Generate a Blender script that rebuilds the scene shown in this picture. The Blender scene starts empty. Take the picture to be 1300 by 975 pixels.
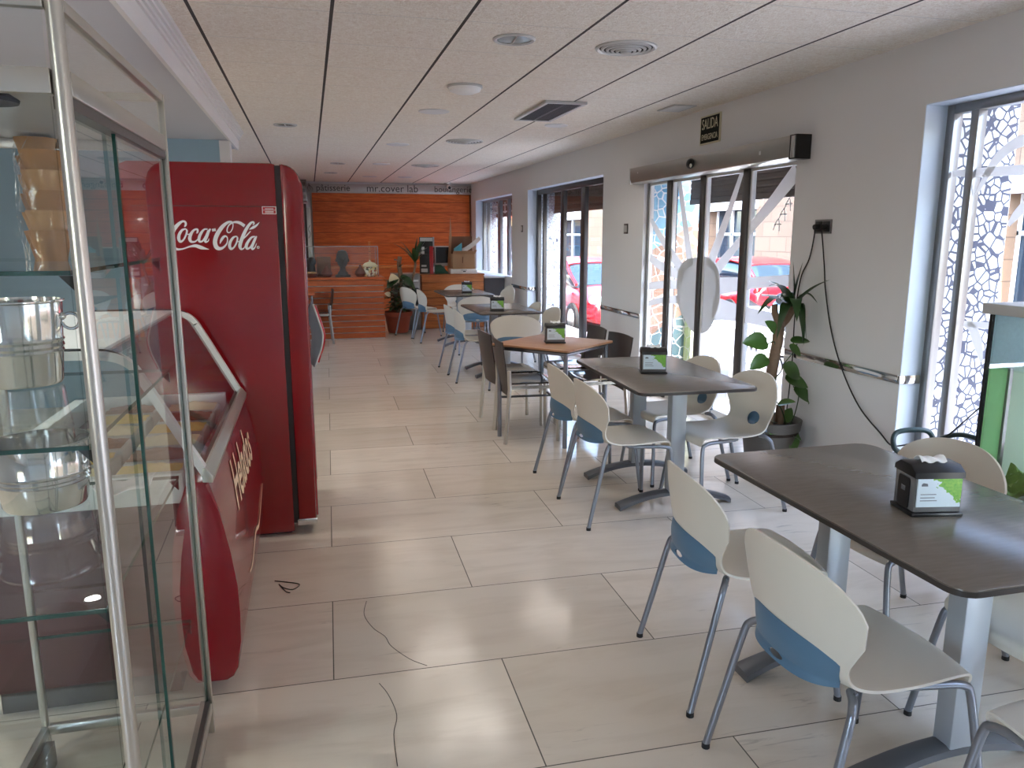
import bpy, bmesh, math, random
from mathutils import Vector, Matrix
random.seed(7)
PI = math.pi
COL = bpy.context.scene.collection
CAM_H = 1.55

# ------------------------------------------------------------------ materials
def lin(c):
    c /= 255.0
    return c / 12.92 if c <= 0.04045 else ((c + 0.055) / 1.055) ** 2.4
def rgb(r, g, b): return (lin(r), lin(g), lin(b), 1.0)

class NT:
    def __init__(s, name):
        s.m = bpy.data.materials.new(name); s.m.use_nodes = True
        s.t = s.m.node_tree; s.t.nodes.clear()
        s.out = s.n('ShaderNodeOutputMaterial')
    def n(s, typ, **kw):
        nd = s.t.nodes.new(typ)
        for k, v in kw.items():
            if k == 'ins':
                for a, b in v.items():
                    if isinstance(b, bpy.types.NodeSocket): s.t.links.new(b, nd.inputs[a])
                    else: nd.inputs[a].default_value = b
            else: setattr(nd, k, v)
        return nd
    def link(s, a, b): s.t.links.new(a, b)
    def coord(s, scale=(1, 1, 1), loc=(0, 0, 0), rot=(0, 0, 0), which='Object'):
        c = s.n('ShaderNodeTexCoord')
        mp = s.n('ShaderNodeMapping', ins={'Vector': c.outputs[which], 'Scale': scale, 'Location': loc, 'Rotation': rot})
        return mp.outputs[0]
    def math(s, op, a, b=0.0, c=0.0):
        nd = s.n('ShaderNodeMath', operation=op)
        for i, v in enumerate((a, b, c)):
            if isinstance(v, bpy.types.NodeSocket): s.link(v, nd.inputs[i])
            else: nd.inputs[i].default_value = v
        return nd.outputs[0]
    def mix(s, f, a, b, blend='MIX'):
        nd = s.n('ShaderNodeMix', data_type='RGBA', blend_type=blend)
        for i, v in ((0, f), (6, a), (7, b)):
            if isinstance(v, bpy.types.NodeSocket): s.link(v, nd.inputs[i])
            else: nd.inputs[i].default_value = v
        return nd.outputs[2]
    def noise(s, vec, scale, detail=3.0, rough=0.55, dist=0.0):
        return s.n('ShaderNodeTexNoise', ins={'Vector': vec, 'Scale': scale, 'Detail': detail, 'Roughness': rough, 'Distortion': dist}).outputs[0]
    def ramp(s, f, stops):
        r = s.n('ShaderNodeValToRGB'); s.link(f, r.inputs[0])
        e = r.color_ramp.elements
        while len(e) < len(stops): e.new(0.5)
        for el, (p, c) in zip(e, stops): el.position = p; el.color = c
        return r.outputs[0]
    def sep(s, vec):
        return s.n('ShaderNodeSeparateXYZ', ins={'Vector': vec}).outputs
    def bsdf(s, **ins):
        b = s.n('ShaderNodeBsdfPrincipled')
        for k, v in ins.items():
            k = k.replace('_', ' ')
            if isinstance(v, bpy.types.NodeSocket): s.link(v, b.inputs[k])
            else: b.inputs[k].default_value = v
        s.link(b.outputs[0], s.out.inputs[0]); return b
    def bump(s, h, strength=0.3, dist=0.01):
        return s.n('ShaderNodeBump', ins={'Height': h, 'Strength': strength, 'Distance': dist}).outputs[0]

def mul(c, k): return (min(1, c[0] * k), min(1, c[1] * k), min(1, c[2] * k), 1)
def mat(name, c, rough=0.5, metal=0.0, var=0.08, scale=9.0, bump=0.0, bscale=200.0, coat=0.0, spec=0.5, sub=0.0):
    t = NT(name); v = t.coord()
    col = t.mix(t.noise(v, scale), mul(c, 1 - var), mul(c, 1 + var))
    kw = dict(Base_Color=col, Roughness=rough, Metallic=metal, Coat_Weight=coat, Specular_IOR_Level=spec)
    if bump: kw['Normal'] = t.bump(t.noise(v, bscale), bump, 0.003)
    t.bsdf(**kw); return t.m
def glass(name, tint=(0.93, 0.97, 0.96, 1), refl=1.0, ior=1.5):
    t = NT(name)
    fr = t.n('ShaderNodeFresnel', ins={'IOR': ior}).outputs[0]
    back = t.n('ShaderNodeNewGeometry').outputs['Backfacing']
    fr = t.math('MULTIPLY', t.math('MULTIPLY', fr, refl), t.math('SUBTRACT', 1.0, back))
    tr = t.n('ShaderNodeBsdfTransparent', ins={'Color': t.mix(t.noise(t.coord(), 3.0), mul(tint, .99), tint)})
    gl = t.n('ShaderNodeBsdfGlossy', ins={'Color': (1, 1, 1, 1), 'Roughness': 0.015})
    mx = t.n('ShaderNodeMixShader', ins={0: fr, 1: tr.outputs[0], 2: gl.outputs[0]})
    t.link(mx.outputs[0], t.out.inputs[0]); return t.m
def emit(name, c, s):
    t = NT(name)
    e = t.n('ShaderNodeEmission', ins={'Color': t.mix(t.noise(t.coord(), 5.0), mul(c, .97), c), 'Strength': s})
    t.link(e.outputs[0], t.out.inputs[0]); return t.m

M = {}
M['wall'] = mat('wall_paint', rgb(222, 222, 222), 0.55, var=.02, scale=1.5, bump=.08, bscale=60)
M['reveal'] = mat('reveal_paint', rgb(200, 212, 224), 0.5, var=.02)  # white paint, with the bluish tone of shade put into its colour
M['white_paint'] = mat('white_plaster', rgb(222, 222, 222), 0.6, var=.02)
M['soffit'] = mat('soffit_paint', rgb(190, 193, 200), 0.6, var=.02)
M['blue_wall'] = mat('pale_blue_paint', rgb(150, 180, 196), 0.6, var=.03)
M['shell'] = mat('cream_plastic', rgb(224, 219, 207), 0.38, var=.025, scale=4, bump=.05, bscale=400)
M['blue'] = mat('blue_plastic', rgb(88, 122, 148), 0.42, var=.05, scale=5, bump=.05, bscale=400)
M['tube'] = mat('grey_painted_tube', rgb(142, 147, 156), 0.32, 0.75, var=.06)
M['rubber'] = mat('black_rubber', rgb(22, 22, 23), 0.6)
M['alu'] = mat('brushed_aluminium', rgb(196, 194, 186), 0.3, 0.9, var=.04)
M['alu_dark'] = mat('bronze_grey_aluminium', rgb(88, 84, 82), 0.35, 0.6, var=.05)
M['alu_mid'] = mat('grey_aluminium', rgb(150, 150, 150), 0.32, 0.8, var=.04)
M['chrome'] = mat('polished_steel', rgb(215, 214, 210), 0.09, 1.0, var=.03)
M['black'] = mat('black_plastic', rgb(20, 20, 22), 0.35)
M['blackgloss'] = mat('black_brown_gloss', rgb(36, 28, 27), 0.13, var=.1, coat=.3)
M['darkbrown'] = mat('dark_brown_plastic', rgb(58, 46, 42), 0.35, var=.08)
M['red'] = mat('red_enamel', rgb(128, 6, 17), 0.16, var=.05, scale=3, coat=.3)
M['red_body'] = mat('red_panel', rgb(128, 12, 26), 0.22, var=.05, scale=3, coat=.4)
M['maroon'] = mat('maroon_panel', rgb(78, 36, 38), 0.35, var=.22, scale=7)
M['white'] = mat('white_gloss', rgb(232, 232, 230), 0.3, var=.02)
M['letter'] = mat('white_lettering', rgb(236, 236, 236), 0.4, var=.02)
M['cream_letter'] = mat('cream_lettering', rgb(232, 205, 170), 0.4, var=.04)
M['grey_plastic'] = mat('grey_plastic', rgb(104, 108, 116), 0.4)
M['light_grey'] = mat('light_grey_plastic', rgb(190, 190, 188), 0.4, var=.03)
M['pane'] = glass('window_glass', (0.96, 0.98, 0.98, 1), .9)
M['caseglass'] = glass('case_glass', (0.965, 0.985, 0.98, 1), 1.0)
M['glassedge'] = mat('green_glass_edge', rgb(34, 74, 66), 0.12, var=.1)
M['paper'] = mat('white_paper', rgb(238, 238, 238), 0.7, var=.02)
M['lens'] = mat('grey_lamp_glass', rgb(150, 156, 158), 0.15, var=.06, coat=.5)
M['smoke'] = mat('smoke_grey_plastic', rgb(112, 112, 112), 0.2, var=.06, coat=.4)
M['cardblue'] = mat('bluish_card', rgb(206, 222, 232), 0.4, var=.01)
M['terracotta'] = mat('terracotta', rgb(150, 66, 42), 0.65, var=.1)
M['potgrey'] = mat('grey_pot', rgb(88, 85, 83), 0.55)
M['soil'] = mat('dark_soil', rgb(44, 34, 28), 0.95, var=.3, scale=60)
M['bark'] = mat('cane_bark', rgb(134, 110, 90), 0.8, var=.25, scale=40, bump=.4, bscale=60)
M['leaf'] = mat('dark_green_leaf', rgb(44, 74, 36), 0.35, var=.2)
M['leaf2'] = mat('mid_green_leaf', rgb(66, 102, 42), 0.32, var=.28, scale=14)
M['cardboard'] = mat('cardboard', rgb(176, 138, 104), 0.8, var=.06)
M['cardboard_dark'] = mat('brown_cardboard', rgb(112, 78, 56), 0.8, var=.06)
M['cyan'] = mat('turquoise_paper', rgb(84, 170, 190), 0.6)
M['green'] = mat('dark_green_card', rgb(14, 66, 44), 0.5)
M['screen'] = mat('dark_screen', rgb(14, 15, 18), 0.12)
M['cable'] = mat('black_cable', rgb(18, 18, 18), 0.5)
M['cone'] = mat('waffle_cone', rgb(196, 150, 100), 0.7, var=.15, scale=20)
M['bag'] = glass('clear_bag', (0.97, 0.97, 0.97, 1), .8, 1.45)
M['cone_dark'] = mat('toasted_waffle_cone', rgb(178, 130, 84), 0.7, var=.15, scale=20)
M['icecream'] = mat('pale_ice_cream', rgb(232, 220, 186), 0.6, var=.12, scale=14, bump=.3, bscale=30)
M['yellow_ice'] = mat('yellow_ice_cream', rgb(222, 190, 110), 0.6, var=.12, scale=14, bump=.3, bscale=30)
M['pinkice'] = mat('brown_ice_cream', rgb(120, 72, 50), 0.6, var=.12, scale=14, bump=.3, bscale=30)
M['signgreen'] = mat('dark_green_sign', rgb(14, 21, 13), 0.65, spec=.2)
M['signcream'] = mat('cream_sign_letters', rgb(206, 200, 172), 0.5)
M['strip'] = mat('silver_strip', rgb(186, 184, 180), 0.3, 0.35, var=.05)
M['dletter'] = mat('dark_grey_letters', rgb(60, 58, 56), 0.4)
M['bronze'] = mat('dark_statue', rgb(62, 58, 52), 0.5, var=.3, scale=25)
M['clay'] = mat('brown_clay', rgb(110, 58, 40), 0.6, var=.2)
M['steel'] = mat('stainless_steel', rgb(128, 126, 124), 0.28, 0.9)
M['carred'] = mat('car_red', rgb(168, 16, 28), 0.2, var=.02, coat=.7)
M['carglass'] = mat('car_glass', rgb(38, 52, 64), 0.06, var=.1)
M['tyre'] = mat('tyre_rubber', rgb(28, 28, 28), 0.8)
M['lamp_clear'] = mat('headlamp_lens', rgb(222, 228, 230), 0.1, coat=.5)
M['lamp_red'] = mat('tail_lamp', rgb(150, 14, 18), 0.15, coat=.5)
M['scooter'] = mat('pale_blue_scooter', rgb(150, 184, 214), 0.2, coat=.5)
M['cafe'] = mat('white_resin', rgb(236, 236, 238), 0.4, var=.02)
M['pavement'] = mat('grey_paving', rgb(142, 139, 144), 0.8, var=.08, scale=3)
M['asphalt'] = mat('asphalt', rgb(108, 107, 110), 0.9, var=.12, scale=20)
M['lime'] = mat('lime_green', rgb(196, 214, 120), 0.6)
M['algae'] = mat('green_algae', rgb(96, 128, 36), 0.7, var=.35, scale=30, bump=.6, bscale=60)
M['ringdark'] = mat('dark_fitting_grey', rgb(36, 36, 36), 0.7)  # even dark grey of the vent back plates and the case lamp
M['blackgrille'] = mat('black_grille', rgb(30, 27, 25), 0.5)
M['downlight_on'] = emit('lit_downlight', (1, .98, .94, 1), 14.0)
M['hose'] = mat('dark_green_hose', rgb(38, 58, 58), .4)
M['pinkstone'] = mat('pink_plinth', rgb(176, 142, 128), 0.7)

def translucent(name, c, var=.1, scale=8, k=.7):
    t = NT(name); col = t.mix(t.noise(t.coord(), scale), mul(c, 1 - var), mul(c, 1 + var))
    d = t.n('ShaderNodeBsdfDiffuse', ins={'Color': col}); q = t.n('ShaderNodeBsdfTranslucent', ins={'Color': col})
    m = t.n('ShaderNodeMixShader', ins={0: k, 1: d.outputs[0], 2: q.outputs[0]}); t.link(m.outputs[0], t.out.inputs[0]); return t.m
M['film'] = translucent('frosted_film', rgb(218, 218, 216), .01, k=.38)
M['tankgreen'] = translucent('pale_green_backing', rgb(196, 236, 190), .14, 5, .8); M['tankblue'] = translucent('frosted_blue_pane', rgb(214, 230, 232), .12, 50, .8); M['tankpale'] = translucent('pale_backing', rgb(226, 238, 220), .06, 6, .8)
def wood(name, c1, c2, plank=0.0, axis='x', gap=rgb(60, 30, 16), rough=.38, gscale=1.0):
    """oak with grain running along the given axis and plank joints every `plank` metres of height"""
    t = NT(name)
    sc = {'x': (.9, .9, 9), 'y': (9, .9, 9)}[axis]
    v = t.coord((sc[0] * gscale, sc[1] * gscale, sc[2] * gscale))
    n = t.noise(v, 2.6, 6, .62, 1.2)
    n2 = t.noise(t.coord((sc[0] * 2.2, sc[1] * 2.2, sc[2] * 3.2)), 3.0, 4, .6, .5)
    f = t.math('ADD', t.math('MULTIPLY', n, .65), t.math('MULTIPLY', n2, .35))
    col = t.ramp(f, [(.36, c2), (.62, c1)])
    if plank:
        z = t.sep(t.coord())[2]
        m = t.math('LESS_THAN', t.math('FRACT', t.math('DIVIDE', z, plank)), .035)
        pl = t.n('ShaderNodeTexWhiteNoise', noise_dimensions='1D', ins={'W': t.math('FLOOR', t.math('DIVIDE', z, plank))}).outputs[0]
        col = t.mix(t.math('MULTIPLY', pl, .35), col, c2)
        col = t.mix(m, col, gap)
    t.bsdf(Base_Color=col, Roughness=rough, Specular_IOR_Level=.4)
    return t.m
M['oak_panel'] = wood('oak_panelling', rgb(232, 124, 58), rgb(176, 78, 28), .2)
M['oak'] = wood('oak_boards', rgb(204, 108, 56), rgb(156, 72, 34), 0)
M['oak_light'] = wood('light_oak_boards', rgb(226, 146, 84), rgb(182, 100, 50), .13)
M['table_wood'] = wood('beech_top', rgb(196, 148, 112), rgb(172, 120, 88), 0, 'y', rough=.3)

def m_laminate():
    t = NT('taupe_laminate'); v = t.coord((1, 6, 1))
    c = t.mix(t.noise(v, 14, 5), rgb(98, 89, 80), rgb(120, 110, 100))
    t.bsdf(Base_Color=c, Roughness=.24, Specular_IOR_Level=.55); return t.m
M['laminate'] = m_laminate()
M['lam_edge'] = mat('dark_table_edge', rgb(52, 46, 42), 0.4)

def m_floor():
    t = NT('marble_floor_tiles')
    v = t.coord(rot=(0, 0, math.radians(1.25)))
    u = t.sep(v); L, R = 1.222, .611
    row = t.math('DIVIDE', t.math('ADD', u[1], -2.562 + 4 * R + 40 * R), R)
    ri = t.math('FLOOR', row); fy = t.math('FRACT', row)
    odd = t.math('MODULO', ri, 2.0)
    cx = t.math('ADD', t.math('DIVIDE', t.math('ADD', u[0], .045 + 20 * L), L), t.math('MULTIPLY', odd, .5))
    ci = t.math('FLOOR', cx); fx = t.math('FRACT', cx)
    ex = t.math('MULTIPLY', t.math('MINIMUM', fx, t.math('SUBTRACT', 1.0, fx)), L)
    ey = t.math('MULTIPLY', t.math('MINIMUM', fy, t.math('SUBTRACT', 1.0, fy)), R)
    e = t.math('MINIMUM', ex, ey)
    joint = t.math('LESS_THAN', e, .0022)
    idv = t.n('ShaderNodeCombineXYZ', ins={0: ci, 1: ri}).outputs[0]
    wn = t.n('ShaderNodeTexWhiteNoise', noise_dimensions='2D', ins={'Vector': idv})
    base = t.mix(wn.outputs[0], rgb(212, 203, 189), rgb(229, 220, 206))
    # faint streaks along the tile, shifted per tile
    vv = t.n('ShaderNodeVectorMath', operation='MULTIPLY_ADD', ins={0: wn.outputs[1], 1: (7, 7, 7), 2: v}).outputs[0]
    vs = t.n('ShaderNodeMapping', ins={'Vector': vv, 'Scale': (1.1, 5, 1), 'Rotation': (0, 0, .12)}).outputs[0]
    n1 = t.noise(vs, 1.6, 6, .6, .8)
    base = t.mix(t.math('MULTIPLY', t.ramp(n1, [(.3, (1, 1, 1, 1)), (.55, (0, 0, 0, 1))]), .5), base, rgb(194, 182, 166))
    vq = t.n('ShaderNodeMapping', ins={'Vector': vv, 'Scale': (2.2, 15, 1), 'Rotation': (0, 0, .16)}).outputs[0]
    n2 = t.math('MULTIPLY', t.noise(vq, 2.2, 6, .65, 1.0), t.math('ADD', .55, t.math('MULTIPLY', t.noise(vv, 2.2, 2), .9)))
    base = t.mix(t.math('MULTIPLY', t.ramp(n2, [(.66, (0, 0, 0, 1)), (.80, (1, 1, 1, 1))]), .6), base, rgb(150, 142, 134))
    warm = t.noise(vv, 1.3, 2)
    base = t.mix(t.math('MULTIPLY', warm, .35), base, rgb(220, 196, 168))
    col = t.mix(joint, base, rgb(88, 80, 70))
    rg = t.math('ADD', .09, t.math('MULTIPLY', t.noise(v, 3.0), .11))
    rg = t.math('ADD', rg, t.math('MULTIPLY', joint, .5))
    nb = t.bump(t.math('SUBTRACT', t.math('MULTIPLY', t.noise(v, 2.4, 2), .3), joint), .05, .004)
    t.bsdf(Base_Color=col, Roughness=rg, Specular_IOR_Level=.5, Normal=nb); return t.m
M['floor'] = m_floor()

def m_ceiling():
    t = NT('fissured_ceiling_tiles'); v = t.coord(); u = t.sep(v)
    fx = t.math('FRACT', t.math('DIVIDE', t.math('ADD', u[0], -.152 + 6.33), .633))
    fy = t.math('FRACT', t.math('DIVIDE', t.math('ADD', u[1], -4.55 + 61.2), .612))
    dx = t.math('MULTIPLY', t.math('MINIMUM', fx, t.math('SUBTRACT', 1.0, fx)), .633)
    dy = t.math('MULTIPLY', t.math('MINIMUM', fy, t.math('SUBTRACT', 1.0, fy)), .612)
    gx = t.math('LESS_THAN', dx, .0085); gy = t.math('LESS_THAN', dy, .0045)
    vz = t.n('ShaderNodeMapping', ins={'Vector': v, 'Scale': (1, 1.0, 1)}).outputs[0]
    n = t.noise(vz, 46, 4, .6, 1.2)
    n2 = t.noise(vz, 110, 3, .6, .8)
    base = t.mix(t.ramp(n, [(.3, (0, 0, 0, 1)), (.65, (1, 1, 1, 1))]), rgb(232, 220, 204), rgb(253, 248, 238))
    base = t.mix(gy, base, rgb(226, 222, 214))
    base = t.mix(gx, base, rgb(64, 58, 54))
    h = t.math('ADD', t.math('MULTIPLY', n, 1.0), t.math('MULTIPLY', n2, .5))
    h = t.math('MULTIPLY', h, t.math('SUBTRACT', 1.0, t.math('MAXIMUM', gx, gy)))
    t.bsdf(Base_Color=base, Roughness=.85, Normal=t.bump(h, .75, .02)); return t.m
M['ceiling'] = m_ceiling()

def m_mosaic(name, kind):
    t = NT(name); v = t.coord()
    sc = {'white': 18.0, 'fine': 24.0}.get(kind, 9.5)
    vo = t.n('ShaderNodeTexVoronoi', feature='DISTANCE_TO_EDGE', ins={'Vector': v, 'Scale': sc, 'Randomness': 1.0})
    vc = t.n('ShaderNodeTexVoronoi', feature='F1', ins={'Vector': v, 'Scale': sc, 'Randomness': 1.0})
    g = t.math('LESS_THAN', vo.outputs[0], .085 if kind == 'white' else .045)
    s = t.sep(vc.outputs[1])[0]
    z = t.math('ADD', t.sep(v)[2], t.math('MULTIPLY', t.sep(v)[0], -.55))
    if kind in ('white', 'fine'):
        tile = t.mix(s, rgb(180, 188, 198), rgb(208, 214, 222)); gr = rgb(52, 58, 78)
    elif kind == 'lime':
        tile = t.mix(s, rgb(214, 226, 150), rgb(232, 240, 182)); gr = rgb(244, 246, 226)
    else:
        br = t.mix(s, rgb(150, 110, 88), rgb(182, 142, 116))
        bl = t.mix(s, rgb(104, 164, 196), rgb(150, 198, 220))
        gn = t.mix(s, rgb(74, 104, 108), rgb(110, 138, 138))
        wob = t.math('ADD', z, t.math('MULTIPLY', t.noise(v, 2.0), .2))
        tile = t.mix(t.math('GREATER_THAN', wob, -.32), br, bl)
        tile = t.mix(t.math('LESS_THAN', wob, -1.18), tile, gn)
        gr = rgb(238, 234, 230)
    t.bsdf(Base_Color=t.mix(g, tile, gr), Roughness=.35, Normal=t.bump(t.math('MINIMUM', vo.outputs[0], .08), .4, .02))
    return t.m
M['mosaic_white'] = m_mosaic('white_broken_tile_mosaic', 'white')
M['mosaic_fine'] = m_mosaic('small_white_mosaic', 'fine')
M['mosaic_colour'] = m_mosaic('coloured_broken_tile_mosaic', 'colour')
M['mosaic_lime'] = m_mosaic('lime_mosaic', 'lime')

def m_blocks():
    t = NT('beige_stone_blocks'); v = t.coord()
    u = t.sep(v); cv = t.n('ShaderNodeCombineXYZ', ins={0: u[1], 1: u[2]}).outputs[0]
    b = t.n('ShaderNodeTexBrick', ins={'Vector': cv, 'Color1': rgb(124, 101, 82), 'Color2': rgb(112, 90, 72), 'Mortar': rgb(88, 69, 54),
            'Scale': 1.0, 'Mortar Size': .012, 'Brick Width': .72, 'Row Height': .38, 'Bias': 0.0})
    c = t.mix(t.math('MULTIPLY', t.noise(v, 30, 4), .25), b.outputs[0], rgb(142, 120, 100))
    t.bsdf(Base_Color=c, Roughness=.85); return t.m
M['blocks'] = m_blocks()

def m_card():
    """dispenser card: pale with a green leafy corner"""
    t = NT('dispenser_card'); v = t.coord(); u = t.sep(v)
    d = t.math('SUBTRACT', t.math('ADD', t.math('MULTIPLY', u[0], .9), t.math('MULTIPLY', u[2], 1.0)), .098)
    d = t.math('ADD', d, t.math('MULTIPLY', t.math('SUBTRACT', t.noise(v, 70, 4), .5), .09))
    leafc = t.mix(t.noise(v, 120, 3), rgb(40, 150, 70), rgb(170, 210, 90))
    c = t.mix(t.math('GREATER_THAN', d, 0.0), rgb(214, 228, 236), leafc)
    t.bsdf(Base_Color=c, Roughness=.25); return t.m
M['card'] = m_card()

# ------------------------------------------------------------------ mesh builder
def spline(pts, n):
    """Catmull-Rom through tuples of any size, n samples per span"""
    P = [tuple(p) for p in pts]; out = []
    for i in range(len(P) - 1):
        a, b, c, d = P[max(i - 1, 0)], P[i], P[i + 1], P[min(i + 2, len(P) - 1)]
        for k in range(n):
            t = k / n
            out.append(tuple(.5 * ((2 * b[j]) + (c[j] - a[j]) * t + (2 * a[j] - 5 * b[j] + 4 * c[j] - d[j]) * t * t +
                                   (3 * b[j] - a[j] - 3 * c[j] + d[j]) * t ** 3) for j in range(len(b))))
    out.append(P[-1]); return out

class B:
    def __init__(s): s.bm = bmesh.new()
    def box(s, x0, x1, y0, y1, z0, z1, bev=0.0, seg=2, mtx=None):
        m = Matrix.Translation(((x0 + x1) / 2, (y0 + y1) / 2, (z0 + z1) / 2)) @ Matrix.Diagonal((abs(x1 - x0), abs(y1 - y0), abs(z1 - z0), 1))
        r = bmesh.ops.create_cube(s.bm, size=1.0, matrix=m); vs = r['verts']
        if bev:
            es = list({e for v in vs for e in v.link_edges})
            rb = bmesh.ops.bevel(s.bm, geom=es, offset=bev, segments=seg, profile=.5, affect='EDGES')
            vs = list({v for f in rb['faces'] for v in f.verts})
        if mtx is not None: bmesh.ops.transform(s.bm, matrix=mtx, verts=vs)
        return s
    def face(s, pts):
        s.bm.faces.new([s.bm.verts.new(p) for p in pts]); return s
    def tube(s, pts, r, seg=10, caps=True, flat=None):
        """pts: points; r: radius or list; flat=(a,b) makes an a x b oval section"""
        P = [Vector(p) for p in pts]; n = len(P)
        R = r if isinstance(r, (list, tuple)) else [r] * n
        T = [((P[min(i + 1, n - 1)] - P[max(i - 1, 0)]).normalized() if (P[min(i + 1, n - 1)] - P[max(i - 1, 0)]).length > 1e-9 else Vector((0, 0, 1))) for i in range(n)]
        up = Vector((0, 0, 1)) if abs(T[0].z) < .9 else Vector((1, 0, 0))
        N = (up - T[0] * up.dot(T[0])).normalized(); rings = []
        for i in range(n):
            N = (N - T[i] * N.dot(T[i]))
            N = N.normalized() if N.length > 1e-6 else T[i].orthogonal().normalized()
            Bn = T[i].cross(N); ring = []
            for k in range(seg):
                a = 2 * PI * k / seg
                ca, sa = math.cos(a) * R[i], math.sin(a) * R[i]
                if flat: ca *= flat[0]; sa *= flat[1]
                ring.append(s.bm.verts.new(P[i] + N * ca + Bn * sa))
            rings.append(ring)
        for i in range(n - 1):
            for k in range(seg):
                s.bm.faces.new((rings[i][k], rings[i][(k + 1) % seg], rings[i + 1][(k + 1) % seg], rings[i + 1][k]))
        if caps:
            s.bm.faces.new(rings[0][::-1]); s.bm.faces.new(rings[-1])
        return s
    def cyl(s, p0, p1, r, r2=None, seg=20): return s.tube([p0, p1], [r, r if r2 is None else r2], seg)
    def lathe(s, prof, seg=32, c=(0, 0, 0)):
        rings = []
        for (r, z) in prof:
            if r < 1e-5: rings.append([s.bm.verts.new((c[0], c[1], c[2] + z))] * seg)
            else: rings.append([s.bm.verts.new((c[0] + r * math.cos(2 * PI * k / seg), c[1] + r * math.sin(2 * PI * k / seg), c[2] + z)) for k in range(seg)])
        for a, b in zip(rings, rings[1:]):
            for k in range(seg):
                k2 = (k + 1) % seg
                q = []
                for v in (a[k], a[k2], b[k2], b[k]):
                    if v not in q: q.append(v)
                if len(q) > 2: s.bm.faces.new(q)
        return s
    def prism(s, poly, h0, h1, ax='z', bev=0.0):
        """extrude a 2-D polygon: ax z -> (x,y), ax y -> (x,z), ax x -> (y,z)"""
        mp = {'z': lambda a, b, h: (a, b, h), 'y': lambda a, b, h: (a, h, b), 'x': lambda a, b, h: (h, a, b)}[ax]
        lo = [s.bm.verts.new(mp(a, b, h0)) for a, b in poly]; hi = [s.bm.verts.new(mp(a, b, h1)) for a, b in poly]
        n = len(poly); fs = [s.bm.faces.new(lo[::-1]), s.bm.faces.new(hi)]
        for i in range(n): fs.append(s.bm.faces.new((lo[i], lo[(i + 1) % n], hi[(i + 1) % n], hi[i])))
        if bev:
            es = list({e for f in fs[:2] for e in f.edges})
            bmesh.ops.bevel(s.bm, geom=es, offset=bev, segments=2, profile=.5, affect='EDGES')
        return s
    def grid(s, fn, nu, nv, skip=None):
        vs = [[s.bm.verts.new(fn(i / nu, j / nv)) for i in range(nu + 1)] for j in range(nv + 1)]
        for j in range(nv):
            for i in range(nu):
                if skip and skip((i + .5) / nu, (j + .5) / nv): continue
                s.bm.faces.new((vs[j][i], vs[j][i + 1], vs[j + 1][i + 1], vs[j + 1][i]))
        return vs
    def torus(s, c, R, r, ax='y', seg=28, sg=8):
        pts = []
        for k in range(seg + 1):
            a = 2 * PI * k / seg
            d = (math.cos(a) * R, math.sin(a) * R)
            pts.append({'y': (c[0] + d[0], c[1], c[2] + d[1]), 'x': (c[0], c[1] + d[0], c[2] + d[1]), 'z': (c[0] + d[0], c[1] + d[1], c[2])}[ax])
        return s.tube(pts, r, sg, caps=False)
    def ball(s, c, r, sc=(1, 1, 1), seg=16):
        m = Matrix.Translation(c) @ Matrix.Diagonal((sc[0], sc[1], sc[2], 1))
        bmesh.ops.create_uvsphere(s.bm, u_segments=seg, v_segments=max(6, seg * 2 // 3), radius=r, matrix=m); return s
    def ribbon(s, pts, z0, z1, tf, n=6):
        """flat stroke through (x,y,width) points; tf(x,y,h) -> 3-D"""
        Q = spline(pts, n); L = []; Rr = []
        for i, (x, y, w) in enumerate(Q):
            a, b = Q[max(i - 1, 0)], Q[min(i + 1, len(Q) - 1)]
            dx, dy = b[0] - a[0], b[1] - a[1]; l = math.hypot(dx, dy) or 1
            L.append((x - dy / l * w / 2, y + dx / l * w / 2)); Rr.append((x + dy / l * w / 2, y - dx / l * w / 2))
        g = [[s.bm.verts.new(tf(p[0], p[1], h)) for p in row] for row, h in ((L, z1), (Rr, z1), (L, z0), (Rr, z0))]
        for i in range(len(Q) - 1):
            s.bm.faces.new((g[0][i], g[0][i + 1], g[1][i + 1], g[1][i]))
            s.bm.faces.new((g[0][i], g[2][i], g[2][i + 1], g[0][i + 1]))
            s.bm.faces.new((g[1][i], g[1][i + 1], g[3][i + 1], g[3][i]))
        for i, q in ((0, 0), (-1, 1)):
            s.bm.faces.new((g[0][i], g[1][i], g[3][i], g[2][i]))
        return s
    def xf(s, m): bmesh.ops.transform(s.bm, matrix=m, verts=s.bm.verts); return s
    def solid(s, th):
        bmesh.ops.recalc_face_normals(s.bm, faces=s.bm.faces)
        bmesh.ops.solidify(s.bm, geom=list(s.bm.faces), thickness=th); return s
    def obj(s, name, m, parent=None, loc=(0, 0, 0), rz=0.0, smooth=True, angle=38, norm=True):
        if norm: bmesh.ops.recalc_face_normals(s.bm, faces=s.bm.faces)
        me = bpy.data.meshes.new(name); s.bm.to_mesh(me); s.bm.free()
        if smooth:
            me.polygons.foreach_set('use_smooth', [True] * len(me.polygons))
            me.set_sharp_from_angle(angle=math.radians(angle))
        me.materials.append(M[m] if isinstance(m, str) else m)
        o = bpy.data.objects.new(name, me); COL.objects.link(o)
        o.location = loc; o.rotation_euler = (0, 0, rz)
        if parent: o.parent = parent
        return o

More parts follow.
